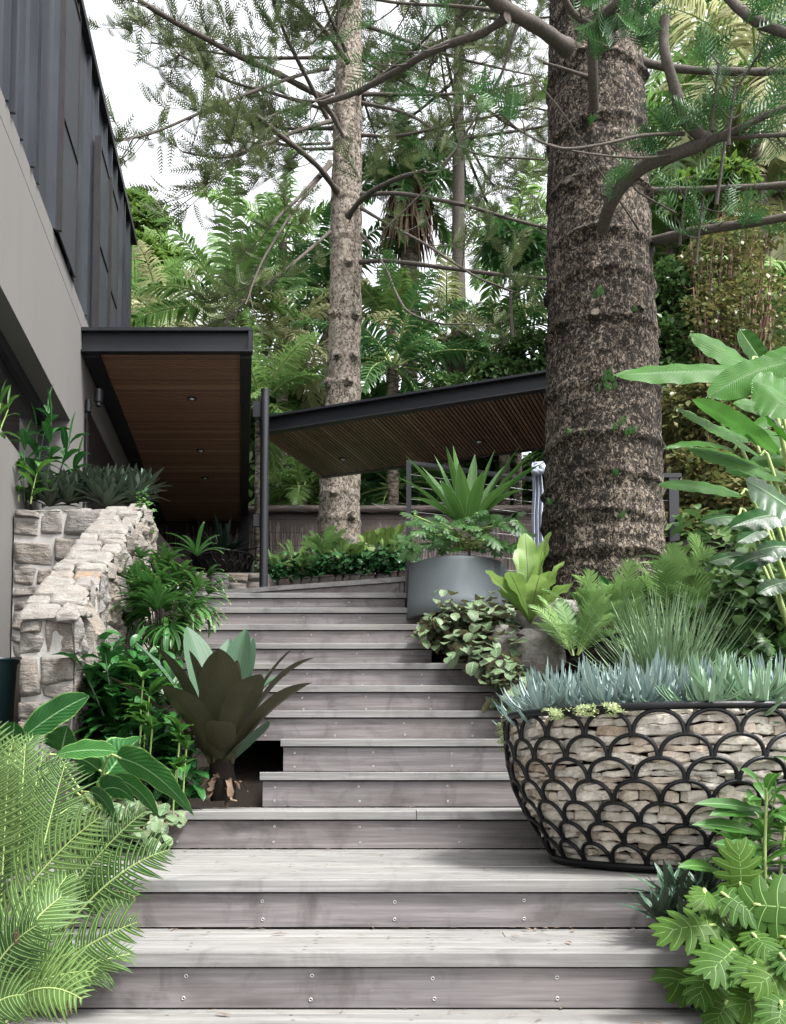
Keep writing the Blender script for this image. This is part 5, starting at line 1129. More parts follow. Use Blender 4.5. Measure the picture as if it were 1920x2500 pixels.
for (px, py, Y, L) in [(358, 1740, 3.85, .13), (365, 1700, 3.85, .16), (372, 1780, 3.8, .13), (455, 1830, 3.8, .15), (440, 1790, 3.8, .16), (350, 1660, 3.9, .16), (430, 1880, 3.75, .13), (345, 1770, 3.8, .12)]:
    for k in range(4):
        Cn, sd = arcs(P(px, py, Y)[None], rng.uniform(3.4, 6.6), rng.uniform(.5, 1.3), rng.uniform(-.9, .3), L*rng.uniform(.7, 1), 9); m.blades(Cn, .024*LANCE(9)[None], sd, .3, 5, None, .1, 3)
    ms.tube([P(px, py, Y), P(px-5, py+60, Y+.03), P(px-8, py+120, Y+.05)], .004, 5)
m.build('leaves', M['ginger'], t); ms.build('canes', M['rachis'], t)
# large-leaved plant in front of the wall end
def bigleaf(m, ms, b_, tp, wd, lift, sdv, root, fold=.18, wpr=None):
    L = np.linalg.norm(tp-b_); Cn = bez(b_, (b_+tp)/2+np.array([0, 0, lift*L]), tp, 18); m.blades(Cn, wd*(OVAL(18) if wpr is None else wpr)[None], unit(np.asarray(sdv, float))[None], fold, 9, None, .09, 3.)
    tg = unit(Cn[0][1]-Cn[0][0]); ms.tube(smoothpath([root, (np.asarray(root)+b_)/2-tg*.04, b_-tg*.03, b_+tg*L*.05], 9), np.linspace(.007, .004, 9), 6, cap=False)
t = thing('paddle_leaf_plant', 'plant with two broad upright dark green paddle leaves in front of the stone wall end', 'plant', P(30, 1960, 3.4)); m, ms = MB(), MB(); r_ = P(25, 1960, 3.45)
bigleaf(m, ms, P(38, 1818, 3.4), P(219, 1699, 3.35), .058, .10, (.45, -.2, -.85), r_); bigleaf(m, ms, P(26, 1838, 3.4), P(36, 1762, 3.3), .052, .05, (1, -.1, .1), r_); bigleaf(m, ms, P(10, 1850, 3.35), P(-40, 1780, 3.3), .05, .1, (.5, -.2, .8), r_)
m.build('leaves', M['big_leaf'], t); ms.build('stems', M['rachis'], t)
t = thing('heart_leaf_plant', 'low plant with large drooping heart-shaped green leaves left of the third step', 'plant', P(250, 2000, 3.5)); m, ms = MB(), MB(); r_ = P(255, 1985, 3.6)
HEART = np.interp(np.linspace(0, 1, 18), [0, .03, .1, .3, .6, .85, .96, 1], [.25, .7, .95, 1, .8, .4, .12, .01])
for (bx, by, bY, tx, ty, tY, wd, lift, sdv, hrt) in [(130, 1845, 3.25, 287, 1836, 3.2, .044, .10, (0, -.6, -.8), 0), (262, 1890, 3.5, 352, 1795, 3.55, .11, .12, (.75, .1, .6), 1), (285, 1850, 3.3, 474, 1992, 3.25, .062, .22, (.55, -.5, .65), 1), (262, 1905, 3.35, 388, 1996, 3.3, .04, .35, (.5, -.5, .7), 0), (150, 1835, 3.6, 165, 1772, 3.55, .075, .05, (1, -.2, .1), 1), (240, 1880, 3.4, 180, 1850, 3.35, .06, .2, (.2, -.7, .7), 1), (250, 1930, 3.3, 330, 1960, 3.2, .05, .3, (.3, -.6, .7), 1), (215, 1935, 3.3, 285, 2010, 3.2, .036, .3, (.5, -.6, .6), 0)]:
    bigleaf(m, ms, P(bx, by, bY), P(tx, ty, tY), wd, lift, sdv, r_, wpr=HEART if hrt else None)
m.build('leaves', M['big_leaf'], t); ms.build('stems', M['rachis'], t)

# ---- lady palm beside the upper stairs ----
lpt = thing('lady_palm', 'lady palm with fans of narrow dark leaves between the stone wall and the upper stairs', 'palm', P(385, 1620, 5.2)); m, ms = MB(), MB()
for i in range(92):
    px, py = 390+rng.normal()*58, 1472+rng.normal()*52; Y = 5.2+rng.normal()*.18
    if px < 275 or px > 520: continue
    hb_ = P(px, py, Y); a0 = math.atan2(-(py-1500), (px-395))+rng.normal()*.35; ns = rng.integers(6, 10); sp_ = rng.uniform(1.6, 2.6)
    aa_ = a0+np.linspace(-sp_/2, sp_/2, ns); d_ = np.stack([np.cos(aa_), rng.normal(size=ns)*.25-.45, np.sin(aa_)*.5+.02], 1); L = rng.uniform(.15, .24)
    az_ = np.arctan2(d_[:, 1], d_[:, 0]); el_ = np.arcsin(np.clip(unit(d_)[:, 2], -.95, .95))
    Cn, sd = arcs(np.tile(hb_, (ns, 1)), az_, el_+.25, el_-.85, L*rng.uniform(.8, 1.05, ns), 7)
    m.blades(Cn, .0125*np.interp(np.linspace(0, 1, 7), [0, .3, .8, 1], [.35, 1, .9, .35])[None]*rng.uniform(.8, 1.2, (ns, 1)), sd, .35, 3, rng.random())
    if i % 3 == 0: ms.tube(smoothpath([P(385+rng.normal()*22, 1625, 5.2), P(390+(px-395)*.4, 1560, 5.2), hb_], 8), .004, 5)
m.build('leaf_fans', M['rhapis'], lpt); ms.build('canes', M['limb'], lpt)

# ---- round-leaf ground cover ----
def cover_patch(label, poly, n, mat, Lr=(.05, .085), name='ground_cover', wr=.36, h=.09, hang=0.):
    # poly: list of (px,py,Y) centres with spread (sx, sy px)
    m = MB(); B, A_, E, LL = [], [], [], []
    for (px, py, Y, sx, sy, k) in poly:
        for _ in range(int(n*k)):
            p = P(px+rng.normal()*sx, py+rng.normal()*sy, Y+rng.normal()*.12); B.append(p); A_.append(-1.57+rng.normal()*.75); E.append(rng.uniform(-.95, .15)-hang*.5); LL.append(rng.uniform(*Lr))
    n2 = len(B); LL = np.array(LL); E = np.array(E); Cn, sd = arcs(np.array(B), np.array(A_), E+.35, E-.5, LL, 7)
    sd = unit(sd+rng.normal(size=sd.shape)*.3)
    m.blades(Cn, (LL*wr)[:, None]*np.interp(np.linspace(0, 1, 7), [0, .08, .3, .6, .88, 1], [.1, .5, .95, 1, .6, .05])[None], sd, .15, 5, None, .06, 2)
    o = m.build(name, M[mat]); return tag(o, label, None, None, 'stuff')
cover_patch('pale green round-leaf ground cover spilling down beside the upper right stairs', [(1130, 1510, 5.7, 45, 22, 1), (1200, 1530, 5.6, 35, 30, 1.1), (1090, 1545, 5.75, 30, 18, .7), (1190, 1590, 5.35, 35, 20, .8), (1235, 1640, 5.1, 22, 25, .7), (1255, 1690, 4.95, 20, 30, .6), (1060, 1525, 5.9, 20, 10, .3), (1240, 1560, 5.45, 30, 28, .7)], 170, 'cover', (.07, .105))
cover_patch('pale green round-leaf ground cover at the left end of the third step', [(330, 1985, 3.75, 28, 22, .9), (400, 1985, 3.95, 35, 14, .7), (375, 2030, 3.65, 18, 30, .7), (300, 2000, 3.6, 30, 25, .6), (260, 1950, 3.8, 30, 20, .5)], 70, 'cover', (.06, .085), hang=.3)
cover_patch('dark green leafy ground cover filling the raised bed behind the top deck', [(700, 1395, 11.6, 40, 14, 1), (790, 1382, 11.6, 45, 16, 1.3), (880, 1375, 11.4, 45, 16, 1.4), (950, 1372, 11.2, 35, 18, 1.2), (680, 1412, 11.5, 20, 8, .4)], 330, 'cover_dark', (.07, .115))
cover_patch('shaded round leaves growing under the big paddle leaves at the right edge', [(1860, 1440, 4.6, 60, 35, 1), (1800, 1400, 4.9, 40, 30, .7), (1830, 1490, 4.5, 50, 25, .8)], 150, 'bush', (.08, .12))
cover_patch('dark leafy fill among the shrubs between the sloping wall and the bromeliad', [(300, 1700, 4.5, 50, 70, 1), (380, 1800, 4.3, 45, 70, 1), (280, 1850, 4.2, 50, 50, .8), (350, 1640, 4.6, 60, 40, .6)], 160, 'dark_glossy', (.09, .14), wr=.22)
cover_patch('low shaded leaves covering the soil right of the dark trunk behind the ferns', [(1680, 1400, 6.6, 60, 30, 1), (1780, 1380, 6.6, 70, 40, 1.2), (1880, 1400, 6.2, 60, 40, 1), (1740, 1300, 7.4, 80, 30, .8)], 150, 'bush', (.10, .15))
cover_patch('dark small leaves on the soil left of the bromeliad base', [(440, 1900, 4.05, 26, 30, 1), (420, 1850, 4.25, 26, 40, 1)], 60, 'dark_glossy', (.08, .12), wr=.25)
cover_patch('small bright leaves trailing over the far corner of the planter wall', [(352, 1245, 6.1, 10, 28, 1), (365, 1290, 6.1, 8, 15, .5)], 90, 'ginger', (.03, .05))

# ---- blue chalk-stick succulents in the basket ----
def chalks(label, cs, mat, grp, n=40, L=(.12, .2), W=.0058, spread=.55, seed=0):
    global rng; keep = rng; rng = np.random.default_rng(seed)
    t = thing('chalk_stick_succulent', label, 'succulent', cs[0], grp); m = MB()
    for c in cs:
        c = np.asarray(c, float); a = rng.uniform(0, 6.28, n); e = 1.5-np.abs(rng.normal(size=n))*spread; e = np.clip(e, -.15, 1.5); l = rng.uniform(*L, n)
        b0 = c+np.stack([np.cos(a)*.03*rng.random(n), np.sin(a)*.03*rng.random(n), rng.uniform(-.01, .06, n)], 1)
        e2 = np.minimum(e+.35, 1.5); lo_ = rng.random(n) < .3; e = np.where(lo_, rng.uniform(-.2, .6, n), e); e2 = np.where(lo_, rng.uniform(.6, 1.6, n), e2); l = np.where(lo_, l*1.1, l); e2 = e2+rng.normal(size=n)*.15
        Cn, sd = arcs(b0, a, e-.25, e2, l, 7)
        w_ = W*np.interp(np.linspace(0, 1, 7), [0, .3, .75, .93, 1], [.7, 1, .9, .55, .05])[None]*rng.uniform(.8, 1.15, (n, 1)); rn = rng.random(n)
        m.blades(Cn, w_, sd, .7, 3, rn); up_ = np.cross(sd, unit(Cn[:, 3]-Cn[:, 2])); m.blades(Cn, w_, sd, -.7, 3, rn)
    m.build('fingers', M[mat], t); rng = keep; return t
def inb(px, Y, dz=0.): p = P(px, 1700, Y); return np.array([p[0], p[1], zbr-.03+dz])
grp = 'blue succulents in the basket planter'
LB = [(1340, 3.25, 'blue chalk-stick clump at the left end of the basket planter'), (1400, 3.2, 'blue chalk-stick clump second from the left end of the basket planter'), (1490, 3.1, 'blue chalk-stick clump left of the green grass tuft'), (1580, 3.0, 'curling blue chalk-stick clump in front of the green grass tuft'), (1690, 3.05, 'blue chalk-stick clump right of the green grass tuft'), (1790, 3.05, 'blue chalk-stick clump near the right end of the basket planter'), (1890, 3.0, 'blue chalk-stick clump at the right edge of the picture')]
for i, (px, Y, lb) in enumerate(LB):
    chalks(lb, [inb(px+dx, Y+dY) for dx, dY in [(0, 0), (-28, .12), (28, .1), (-14, -.12), (18, -.1), (0, .24), (38, .26), (-35, .3)]], 'chalk', grp, 40, (.08, .205), .0046, .6, 60+i)
chalks('green-tinged chalk-stick rosette leaning over the basket rim, right of the middle', [inb(1725, 2.72), inb(1745, 2.75)], 'chalk_green', 'green-tinged succulents over the basket rim', 24, (.10, .19), .0068, 1.0, 81)
chalks('green-tinged chalk-stick rosette hanging over the basket rim at the right', [inb(1850, 2.72), inb(1830, 2.75), inb(1880, 2.74)], 'chalk_green', 'green-tinged succulents over the basket rim', 22, (.10, .19), .0066, 1.15, 82)
for i, (px, Y, lb) in enumerate([(1258, 3.25, 'pale sedum clump at the left end of the basket rim'), (1368, 2.87, 'pale sedum clump inside the rim, left of the middle'), (1440, 2.78, 'pale sedum clump inside the rim near the middle'), (1500, 2.74, 'pale sedum clump under the curling blue fingers')]):
    t = thing('sedum_clump', lb, 'succulent', inb(px, Y), 'pale sedum along the basket rim'); m = MB()
    for k in range(13):
        c = inb(px+rng.normal()*14, Y+rng.normal()*.03, rng.uniform(-.0, .035)); rosette(m, c, 14, .018, .0042, e0=(-.3, 1.3), droop=.2, S=4, fold=.5)
    if i == 0:
        for k in range(16): c = pt_b(np.array([math.pi*.92+rng.normal()*.05]), np.array([zbr-rng.uniform(.0, .12)]), .012)[0]; rosette(m, c, 12, .018, .0042, e0=(-.3, 1.3), droop=.2, S=4, fold=.5)
    m.build('leaves', M['sedum'], t)
# spiky grass tuft
t = thing('grass_tuft', 'tuft of stiff thin green needles rising behind the blue succulents', 'grass', inb(1625, 3.35)); m = MB(); n = 520; c = inb(1625, 3.35, .0)
a = rng.uniform(0, 6.28, n); e = 1.52-np.abs(rng.normal(size=n))*.42; e = np.clip(e, .35, 1.5); Cn, sd = arcs(c+rng.normal(size=(n, 3))*[.035, .035, .01], a, e, e-.18, rng.uniform(.30, .54, n), 6); m.blades(Cn, np.interp(np.linspace(0, 1, 6), [0, .8, 1], [.0026, .0022, .0005])[None].repeat(n, 0), sd, .5, 3)
m.build('needles', M['spiky'], t)
m = MB(); m.lathe((*BC, 0), [(.01, zbr-.03), (float(rad_at(zbr))-.04, zbr-.05)], 40); tag(m.build('basket_soil', M['soil']), kind='structure')
# dark bromeliad in the shaded basket
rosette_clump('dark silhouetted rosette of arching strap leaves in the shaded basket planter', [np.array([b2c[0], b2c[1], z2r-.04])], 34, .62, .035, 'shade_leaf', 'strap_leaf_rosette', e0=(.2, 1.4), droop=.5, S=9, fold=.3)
# bamboo stems beyond the canopy
t = thing('bamboo_clump', 'clump of slender pale bamboo canes beyond the timber-lined canopy', 'bamboo', P(430, 1380, 14.)); m, ms = MB(), MB()
for i in range(16):
    px = rng.uniform(385, 500); ms.tube(smoothpath([P(px, 1420, 14.2), P(px+4, 1340, 14.2), P(px+rng.normal()*12, 1200, 14.2)], 8), .016, 6)
Cn, sd = arcs(np.array([P(rng.uniform(375, 520), rng.uniform(1270, 1370), 14+rng.normal()*.3) for _ in range(260)]), rng.uniform(0, 6.28, 260), rng.uniform(-.2, .8, 260), rng.uniform(-1.2, 0, 260), rng.uniform(.15, .35, 260), 6); m.blades(Cn, .022*LANCE(6)[None].repeat(260, 0), sd, .2, 3)
m.build('leaves', M['bush'], t); ms.build('canes', M['twig_red'], t)
# strap shoot at trunk foot
straps_t = thing('strap_leaf_plant', 'small plant with two stiff leaves at the foot of the dark trunk', 'plant', P(1490, 1470, 5.6)); m = MB()
straps(m, P(1505, 1462, 5.6), [P(1462, 1408, 5.55), P(1540, 1418, 5.55)], np.array([.03, .022]), .08, wprof=STRAP(12), sideref=np.array([.6, .0, .7])); m.build('leaves', M['big_leaf'], straps_t)

m = MB(); n = 420; kk = rng.choice([0, 1, 2, 2, 2, 3, 4, 5, 6, 7, 8], n); c = np.array([(rng.uniform(max(-.9, XL[k]+.05), .75 if k < 3 else .35), YS[k+1]-.005-rng.random()**2.5*(YS[k+1]-YS[k]-.05), ZS[k]+.004) for k in kk]); Cn, sd = arcs(c, rng.uniform(0, 6.28, n), .25, -.25, rng.uniform(.012, .05, n), 4)
m.blades(Cn, np.tile([.001, .006, .005, .001], (n, 1))*rng.choice([.22, .25, .25, .3, .3, .35, .4, .9], (n, 1)), sd, .4, 3); tag(m.build('leaf_litter', M['dead']), 'scattered dry leaf scraps on the lower treads', None, None, 'stuff')

n = 2600; x = rng.uniform(1.7, 6.5, n); y = rng.uniform(1.6, 10., n); k = ~((np.hypot(x-BC[0], y-BC[1]) < .75) | (np.hypot(x-1.45, y-6.3) < .5) | on_steps(x, y)); x, y = x[k], y[k]; n = len(x)
b0 = np.stack([x, y, ground(x, y)+rng.uniform(-.02, .22, n)], 1); Cn, sd = arcs(b0, rng.uniform(0, 6.28, n), rng.uniform(.2, .9, n), rng.uniform(-.7, .1, n), rng.uniform(.12, .26, n), 5); m = MB(); m.blades(Cn, .045*np.interp(np.linspace(0, 1, 5), [0, .4, 1], [.2, 1, .02])[None]*rng.uniform(.6, 1.2, (n, 1)), sd, .15, 3)
tag(m.build('ground_cover', M['bush']), 'low leafy ground cover on the bank to the right of the stairs', None, None, 'stuff')
# ======================= trees =======================
rng = np.random.default_rng(101)
def dep(p): return p[1]*_cp+(p[2]-CZ)*_sp
def trunk(rows, Y, sides, nrow, amp, rings, seed, ridge=.03, flare=0.):
    # rows: (py, left px, right px) of the outline, axis at distance Y
    rows = sorted(rows); py = np.array([r[0] for r in rows], float)
    C3 = np.array([P((r[1]+r[2])/2, r[0], Y) for r in rows]); rad = np.array([(r[2]-r[1])/2*dep(c)/FPX for r, c in zip(rows, C3)])
    z = np.linspace(C3[-1, 2]-.4, C3[0, 2]+2.5, nrow); o = np.argsort(C3[:, 2])
    sl = (C3[o][-1, 0]-C3[o][0, 0])/(C3[o][-1, 2]-C3[o][0, 2])
    xi = np.interp(z, C3[o, 2], C3[o, 0]); xi = np.where(z > C3[:, 2].max(), C3[o][-1, 0]+sl*(z-C3[:, 2].max()), xi); ri = np.interp(z, C3[o, 2], rad[o]); ri = np.where(z > C3[:, 2].max(), ri-.02*(z-C3[:, 2].max()), ri)
    th = np.linspace(0, 2*np.pi, sides, endpoint=False)
    D = np.stack([np.cos(th), np.sin(th)], -1)
    Gd = np.empty((nrow, sides, 3)); Gd[..., 0] = xi[:, None]+ri[:, None]*D[None, :, 0]; Gd[..., 1] = Y+ri[:, None]*D[None, :, 1]; Gd[..., 2] = z[:, None]
    q = Gd*[1, 1, .55]; d = amp*(fbm(q, 9., 3, seed)+.55*fbm(q, 34., 3, seed+3))
    for rz in rings: d = d+ridge*np.exp(-((Gd[..., 2]-rz-.04*fbm(Gd, 3., 2, seed+7))/.024)**2)*(.6+.9*np.maximum(0, fbm(Gd, 5., 2, seed+8)))-ridge*.45*np.exp(-((Gd[..., 2]-rz+.07)/.03)**2)
    Gd[..., 0] += d*D[None, :, 0]; Gd[..., 1] += d*D[None, :, 1]
    m = MB(); m.grid(Gd, rnd=.5, closed=True); return m, lambda zz: np.array([np.interp(zz, z, xi), Y, zz]), lambda zz: np.interp(zz, z, ri)
def sprays(m, P0, D, L, K=9, sl=.10, sw=.006, up=.25, S=3, rn=None):
    # feathery shoots: N axes, each with K pairs of side shoots curving upward
    P0 = np.asarray(P0, float); D = unit(D); N = len(P0); L = np.broadcast_to(L, (N,))
    Z = np.array([0, 0, 1.]); sd = np.cross(D, Z)+1e-4; sd = unit(sd); sd = unit(sd+np.cross(D, sd)*rng.normal(size=(N, 1))*.7); nr = np.cross(sd, D); nr = nr*np.sign(nr[:, 2:3]+1e-6)
    E = P0+(D+nr*up)*L[:, None]; Cn = bez(P0, P0+D*L[:, None]*.5, E, 5)
    rn = rng.random(N) if rn is None else rn
    m.blades(Cn, np.tile([sw*.7, sw*.8, sw*.7, sw*.6, sw*.3], (N, 1)), sd, 0, 2, rn)
    t = np.linspace(.12, .97, K); tt = np.tile(t, N); own = np.repeat(np.arange(N), K)
    A0 = P0[own]; B0 = (P0+D*L[:, None]*.5)[own]; E0 = E[own]; q = tt[:, None]; base = (1-q)**2*A0+2*q*(1-q)*B0+q*q*E0; tg = unit(2*(1-q)*(B0-A0)+2*q*(E0-B0))
    for sg in (-1, 1):
        ln = sl*np.interp(tt, [0, .3, .7, 1], [.75, 1, .8, .4])*rng.uniform(.8, 1.15, len(tt)); d0 = unit(sd[own]*sg*.85+tg*.55+nr[own]*.15); d1 = unit(sd[own]*sg*.6+tg*.65+nr[own]*.6)
        p1 = base+d0*ln[:, None]*.5; p2 = p1+d1*ln[:, None]*.5; Cs = bez(base, p1, p2, S)
        m.blades(Cs, np.tile(np.interp(np.linspace(0, 1, S), [0, .5, 1], [sw*.9, sw, sw*.25]), (len(tt), 1)), tg, 0, 2, rn[own])
class Pine:
    def __init__(s, label, mat_bark, base): s.t = thing('pine_tree', label, 'tree', base); s.fol, s.tw, s.fresh = MB(), MB(), MB()
    def branch(s, pts, r0, r1, n=24, twigs=8, tl=(.3, .7), frm=.35, spray=(3, 5), sp_kw=None, knob=True, hang=.15):
        path = smoothpath(pts, n); path = path+.012*fbm(path, 3., 2, 5)[:, None]*np.linspace(0, 1, n)[:, None]
        m = MB(); rr = np.linspace(r0, r1, n); rr[0] *= 1.35; rr[1] *= 1.1
        rr = rr*(1+.13*vnoise(path, 14., 4)+.06*vnoise(path, 45., 6)); m.tube(path, rr, 9); m.build('branch', M['limb'], s.t)
        L = np.linalg.norm(np.diff(path, axis=0), axis=1).sum()
        for _ in range(twigs):
            q = frm+(1-frm)*rng.random()**.8; i = min(n-2, int(q*(n-1))); b = path[i]; tg = unit(path[i+1]-path[i]); s.twig(b, tg, rng.uniform(*tl), spray, sp_kw, hang)
        if twigs: s.twig(path[-1], unit(path[-1]-path[-3]), rng.uniform(*tl)*.7, spray, sp_kw, 0)
        return path
    def twig(s, b, tg, L, spray, sp_kw, hang):
        sd = unit(np.cross(tg, [0, 0, 1.])+1e-4)*rng.choice([-1, 1]); d = unit(tg*rng.uniform(.3, 1.)+sd*rng.uniform(.3, 1.1)+np.array([0, 0, rng.normal()*.35-hang]))
        e = b+d*L+np.array([0, 0, .12*L]); pth = bez(b, b+d*L*.5+np.array([0, 0, -.08*L]), e, 6)[0]; s.tw.tube(pth, np.linspace(.0065, .0025, 6), 4, cap=False)
        k = rng.integers(*spray); q = np.sort(rng.uniform(.35, 1., k)); i = np.minimum((q*5).astype(int), 4); f = (q*5-i)[:, None]; p = pth[i]*(1-f)+pth[i+1]*f
        kw = dict(K=9, sl=.09, sw=.0055, up=.25); kw.update(sp_kw or {}); lo = kw.pop('L', (.16, .3))
        dd = unit(pth[i+1]-pth[i])+rng.normal(size=(k, 3))*.55+np.array([0, 0, .1]); sprays(s.fol, p, dd, rng.uniform(*lo, k), **kw)
    def done(s, mat, mat2=None):
        if s.fol.n: tag(s.fol.build('foliage', M[mat], s.t), kind='stuff')
        if s.tw.n: tag(s.tw.build('twigs', M['limb'], s.t), kind='stuff')
        if s.fresh.n: tag(s.fresh.build('trunk_shoots', M[mat2], s.t), kind='stuff')

# ---- the big dark trunk in front ----
YT = 6.3
pine1 = Pine('huge pine with a dark flaky trunk and curved limbs, in front of the skewed canopy', 'bark', P(1475, 1470, YT))
rows1 = [(1470, 1318, 1632), (1380, 1325, 1622), (1250, 1328, 1617), (1100, 1332, 1612), (900, 1337, 1604), (760, 1338, 1597), (560, 1338, 1584), (430, 1340, 1580), (140, 1341, 1568), (0, 1345, 1562)]
rgz = [P(1475, y, YT-.3)[2] for y in (1350, 1258, 1170, 1066, 930, 775, 660, 570, 430, 285, 130, -20)]
m, ax1, ra1 = trunk(rows1, YT, 220, 620, .009, rgz, 41, .024); m.build('trunk', M['bark'], pine1.t)
Q = lambda l: [P(*q) for q in l]
CL = dict(K=9, sl=.10, sw=.0036, L=(.2, .34), up=.3)
B1 = pine1.branch(Q([(1468, 575, 6.0), (1491, 497, 5.75), (1531, 440, 5.6), (1583, 400, 5.5), (1646, 377, 5.4), (1728, 345, 5.3)]), .044, .040, 26, 0)
pine1.branch(Q([(1728, 345, 5.3), (1690, 312, 5.3), (1668, 286, 5.28), (1651, 223, 5.25), (1628, 143, 5.2), (1623, 86, 5.2), (1626, 40, 5.18)]), .036, .027, 24, 0)
pine1.branch(Q([(1728, 345, 5.3), (1790, 322, 5.2), (1817, 309, 5.15), (1874, 280, 5.1), (1960, 250, 5.0)]), .026, .018, 18, 5, (.15, .3), .3, (4, 6), CL)
pine1.branch(Q([(1735, 345, 5.3), (1800, 335, 5.2), (1940, 328, 5.1)]), .014, .012, 14, 3, (.15, .3), .3, (2, 3), CL)
pine1.branch(Q([(1385, 117, 5.95), (1320, 68, 5.7), (1250, 28, 5.5), (1170, -25, 5.3)]), .050, .040, 20, 0)
pine1.branch(Q([(1451, 278, 6.0), (1449, 190, 5.8), (1446, 95, 5.7), (1450, 70, 5.65)]), .036, .032, 18, 0)
pine1.branch(Q([(1450, 70, 5.65), (1490, 22, 5.5), (1560, -40, 5.4)]), .03, .024, 12, 2, (.2, .3), .2, (2, 4), CL)
pine1.branch(Q([(1452, 66, 5.65), (1400, 30, 5.6), (1370, -30, 5.5)]), .024, .018, 12, 1, (.2, .3), .2, (2, 4), CL)
pine1.branch(Q([(1500, 60, 5.9), (1560, 30, 5.7), (1650, -40, 5.5)]), .03, .024, 12, 2, (.2, .3), .3, (2, 4), CL)
pine1.branch(Q([(1580, 467, 6.3), (1660, 464, 6.2), (1750, 461, 6.1), (1950, 448, 6.0)]), .026, .022, 18, 4, (.2, .4), .35, (2, 4), CL)
pine1.branch(Q([(1580, 592, 6.2), (1640, 578, 6.0), (1700, 564, 5.9), (1850, 540, 5.8), (1960, 522, 5.7)]), .034, .027, 20, 4, (.12, .25), .3, (2, 4), CL)
pine1.branch(Q([(1560, 150, 6.5), (1640, 165, 6.5), (1726, 172, 6.5), (1850, 175, 6.5), (1960, 172, 6.5)]), .030, .024, 18, 5, (.2, .5), .3, (2, 4), CL)
pine1.branch(Q([(1760, -30, 5.2), (1800, 15, 5.1), (1850, 52, 5.0), (1950, 92, 4.9)]), .028, .026, 16, 3, (.2, .35), .1, (3, 5), CL)
pine1.branch(Q([(1671, 326, 5.35), (1570, 330, 5.2), (1480, 350, 5.1), (1400, 362, 5.05), (1345, 355, 5.0), (1270, 318, 5.0), (1215, 272, 5.0)]), .010, .005, 26, 2, (.06, .12), .8, (1, 2), CL, hang=-.2)
pine1.branch(Q([(1640, 378, 5.4), (1570, 385, 5.25), (1480, 380, 5.2), (1400, 368, 5.1), (1340, 350, 5.05)]), .008, .004, 18, 0)
pine1.branch(Q([(1560, 560, 5.9), (1500, 470, 5.7), (1440, 380, 5.6), (1380, 280, 5.5), (1310, 200, 5.4), (1290, 165, 5.4)]), .006, .003, 18, 0)
pine1.branch(Q([(1749, 500, 5.6), (1790, 250, 5.5), (1850, 140, 5.4), (1900, 60, 5.3)]), .010, .006, 16, 5, (.1, .2), .4, (1, 3), CL)
pine1.branch(Q([(1650, 520, 5.8), (1560, 470, 5.6), (1540, 440, 5.6)]), .006, .004, 10, 0)
for (px, py, Y) in [(1780, 300, 5.1), (1740, 265, 5.15), (1700, 590, 5.7), (1660, 545, 5.85)]:
    pine1.branch(Q([(px, py+55, Y), (px+4, py, Y-.03), (px+18, py-110, Y-.1)]), .011, .006, 10, 2, (.08, .16), .3, (1, 3), CL)
# long limb crossing left toward the second tree
pine1.branch(Q([(1240, 40, 5.45), (1180, 80, 5.6), (1109, 103, 5.7), (1040, 132, 5.8), (960, 177, 6.0), (870, 225, 6.2), (783, 252, 6.3)]), .026, .018, 30, 5, (.3, .6), .2, (2, 4), CL)
pine1.branch(Q([(790, 250, 6.3), (815, 285, 6.4), (840, 335, 6.5)]), .02, .015, 10, 0)
pine1.branch(Q([(1262, 60, 5.5), (1220, 190, 5.6), (1140, 320, 5.7), (1060, 440, 5.8), (940, 560, 5.9)]), .010, .005, 20, 4, (.2, .5), .3, (2, 4), CL)
pine1.branch(Q([(1250, 30, 5.5), (1120, 15, 5.6), (960, 5, 5.8), (800, -30, 6)]), .012, .008, 20, 6, (.3, .6), .2, (2, 5), CL)
pine1.branch(Q([(1437, 188, 5.9), (1370, 165, 5.8), (1325, 152, 5.75)]), .012, .008, 8, 0)
# dense fresh tufts round the limbs
tuft = [(1445, 90, 5.6, 10, 40), (1500, 70, 5.55, 10, 38), (1570, 85, 5.3, 11, 32), (1600, 60, 5.3, 9, 35), (1450, 20, 5.5, 8, 35), (1545, 20, 5.4, 8, 45), (1590, 360, 5.4, 10, 28), (1700, 290, 5.2, 9, 35), (1770, 265, 5.15, 10, 35), (1640, 320, 5.35, 8, 22), (1690, 540, 5.8, 9, 25), (1500, 455, 5.7, 4, 12), (1530, 420, 5.6, 4, 12), (1240, 268, 5.0, 5, 20), (1185, 235, 5.0, 4, 18), (1850, 30, 5, 9, 40), (1890, 130, 5.1, 7, 40), (1820, 530, 5.7, 6, 22), (1720, 130, 5.3, 7, 40)]
for (px, py, Y, k, sp_) in tuft:
    p = np.array([P(px+rng.normal()*sp_*.55, py+rng.normal()*sp_*.4, Y+rng.normal()*.06) for _ in range(k)]); d = np.stack([rng.normal(size=k), rng.normal(size=k)*.5-.3, rng.uniform(-.3, .9, k)], 1); sprays(pine1.fol, p-unit(d)*.08, d, rng.uniform(.14, .26, k), 9, .085, .0038, .3)
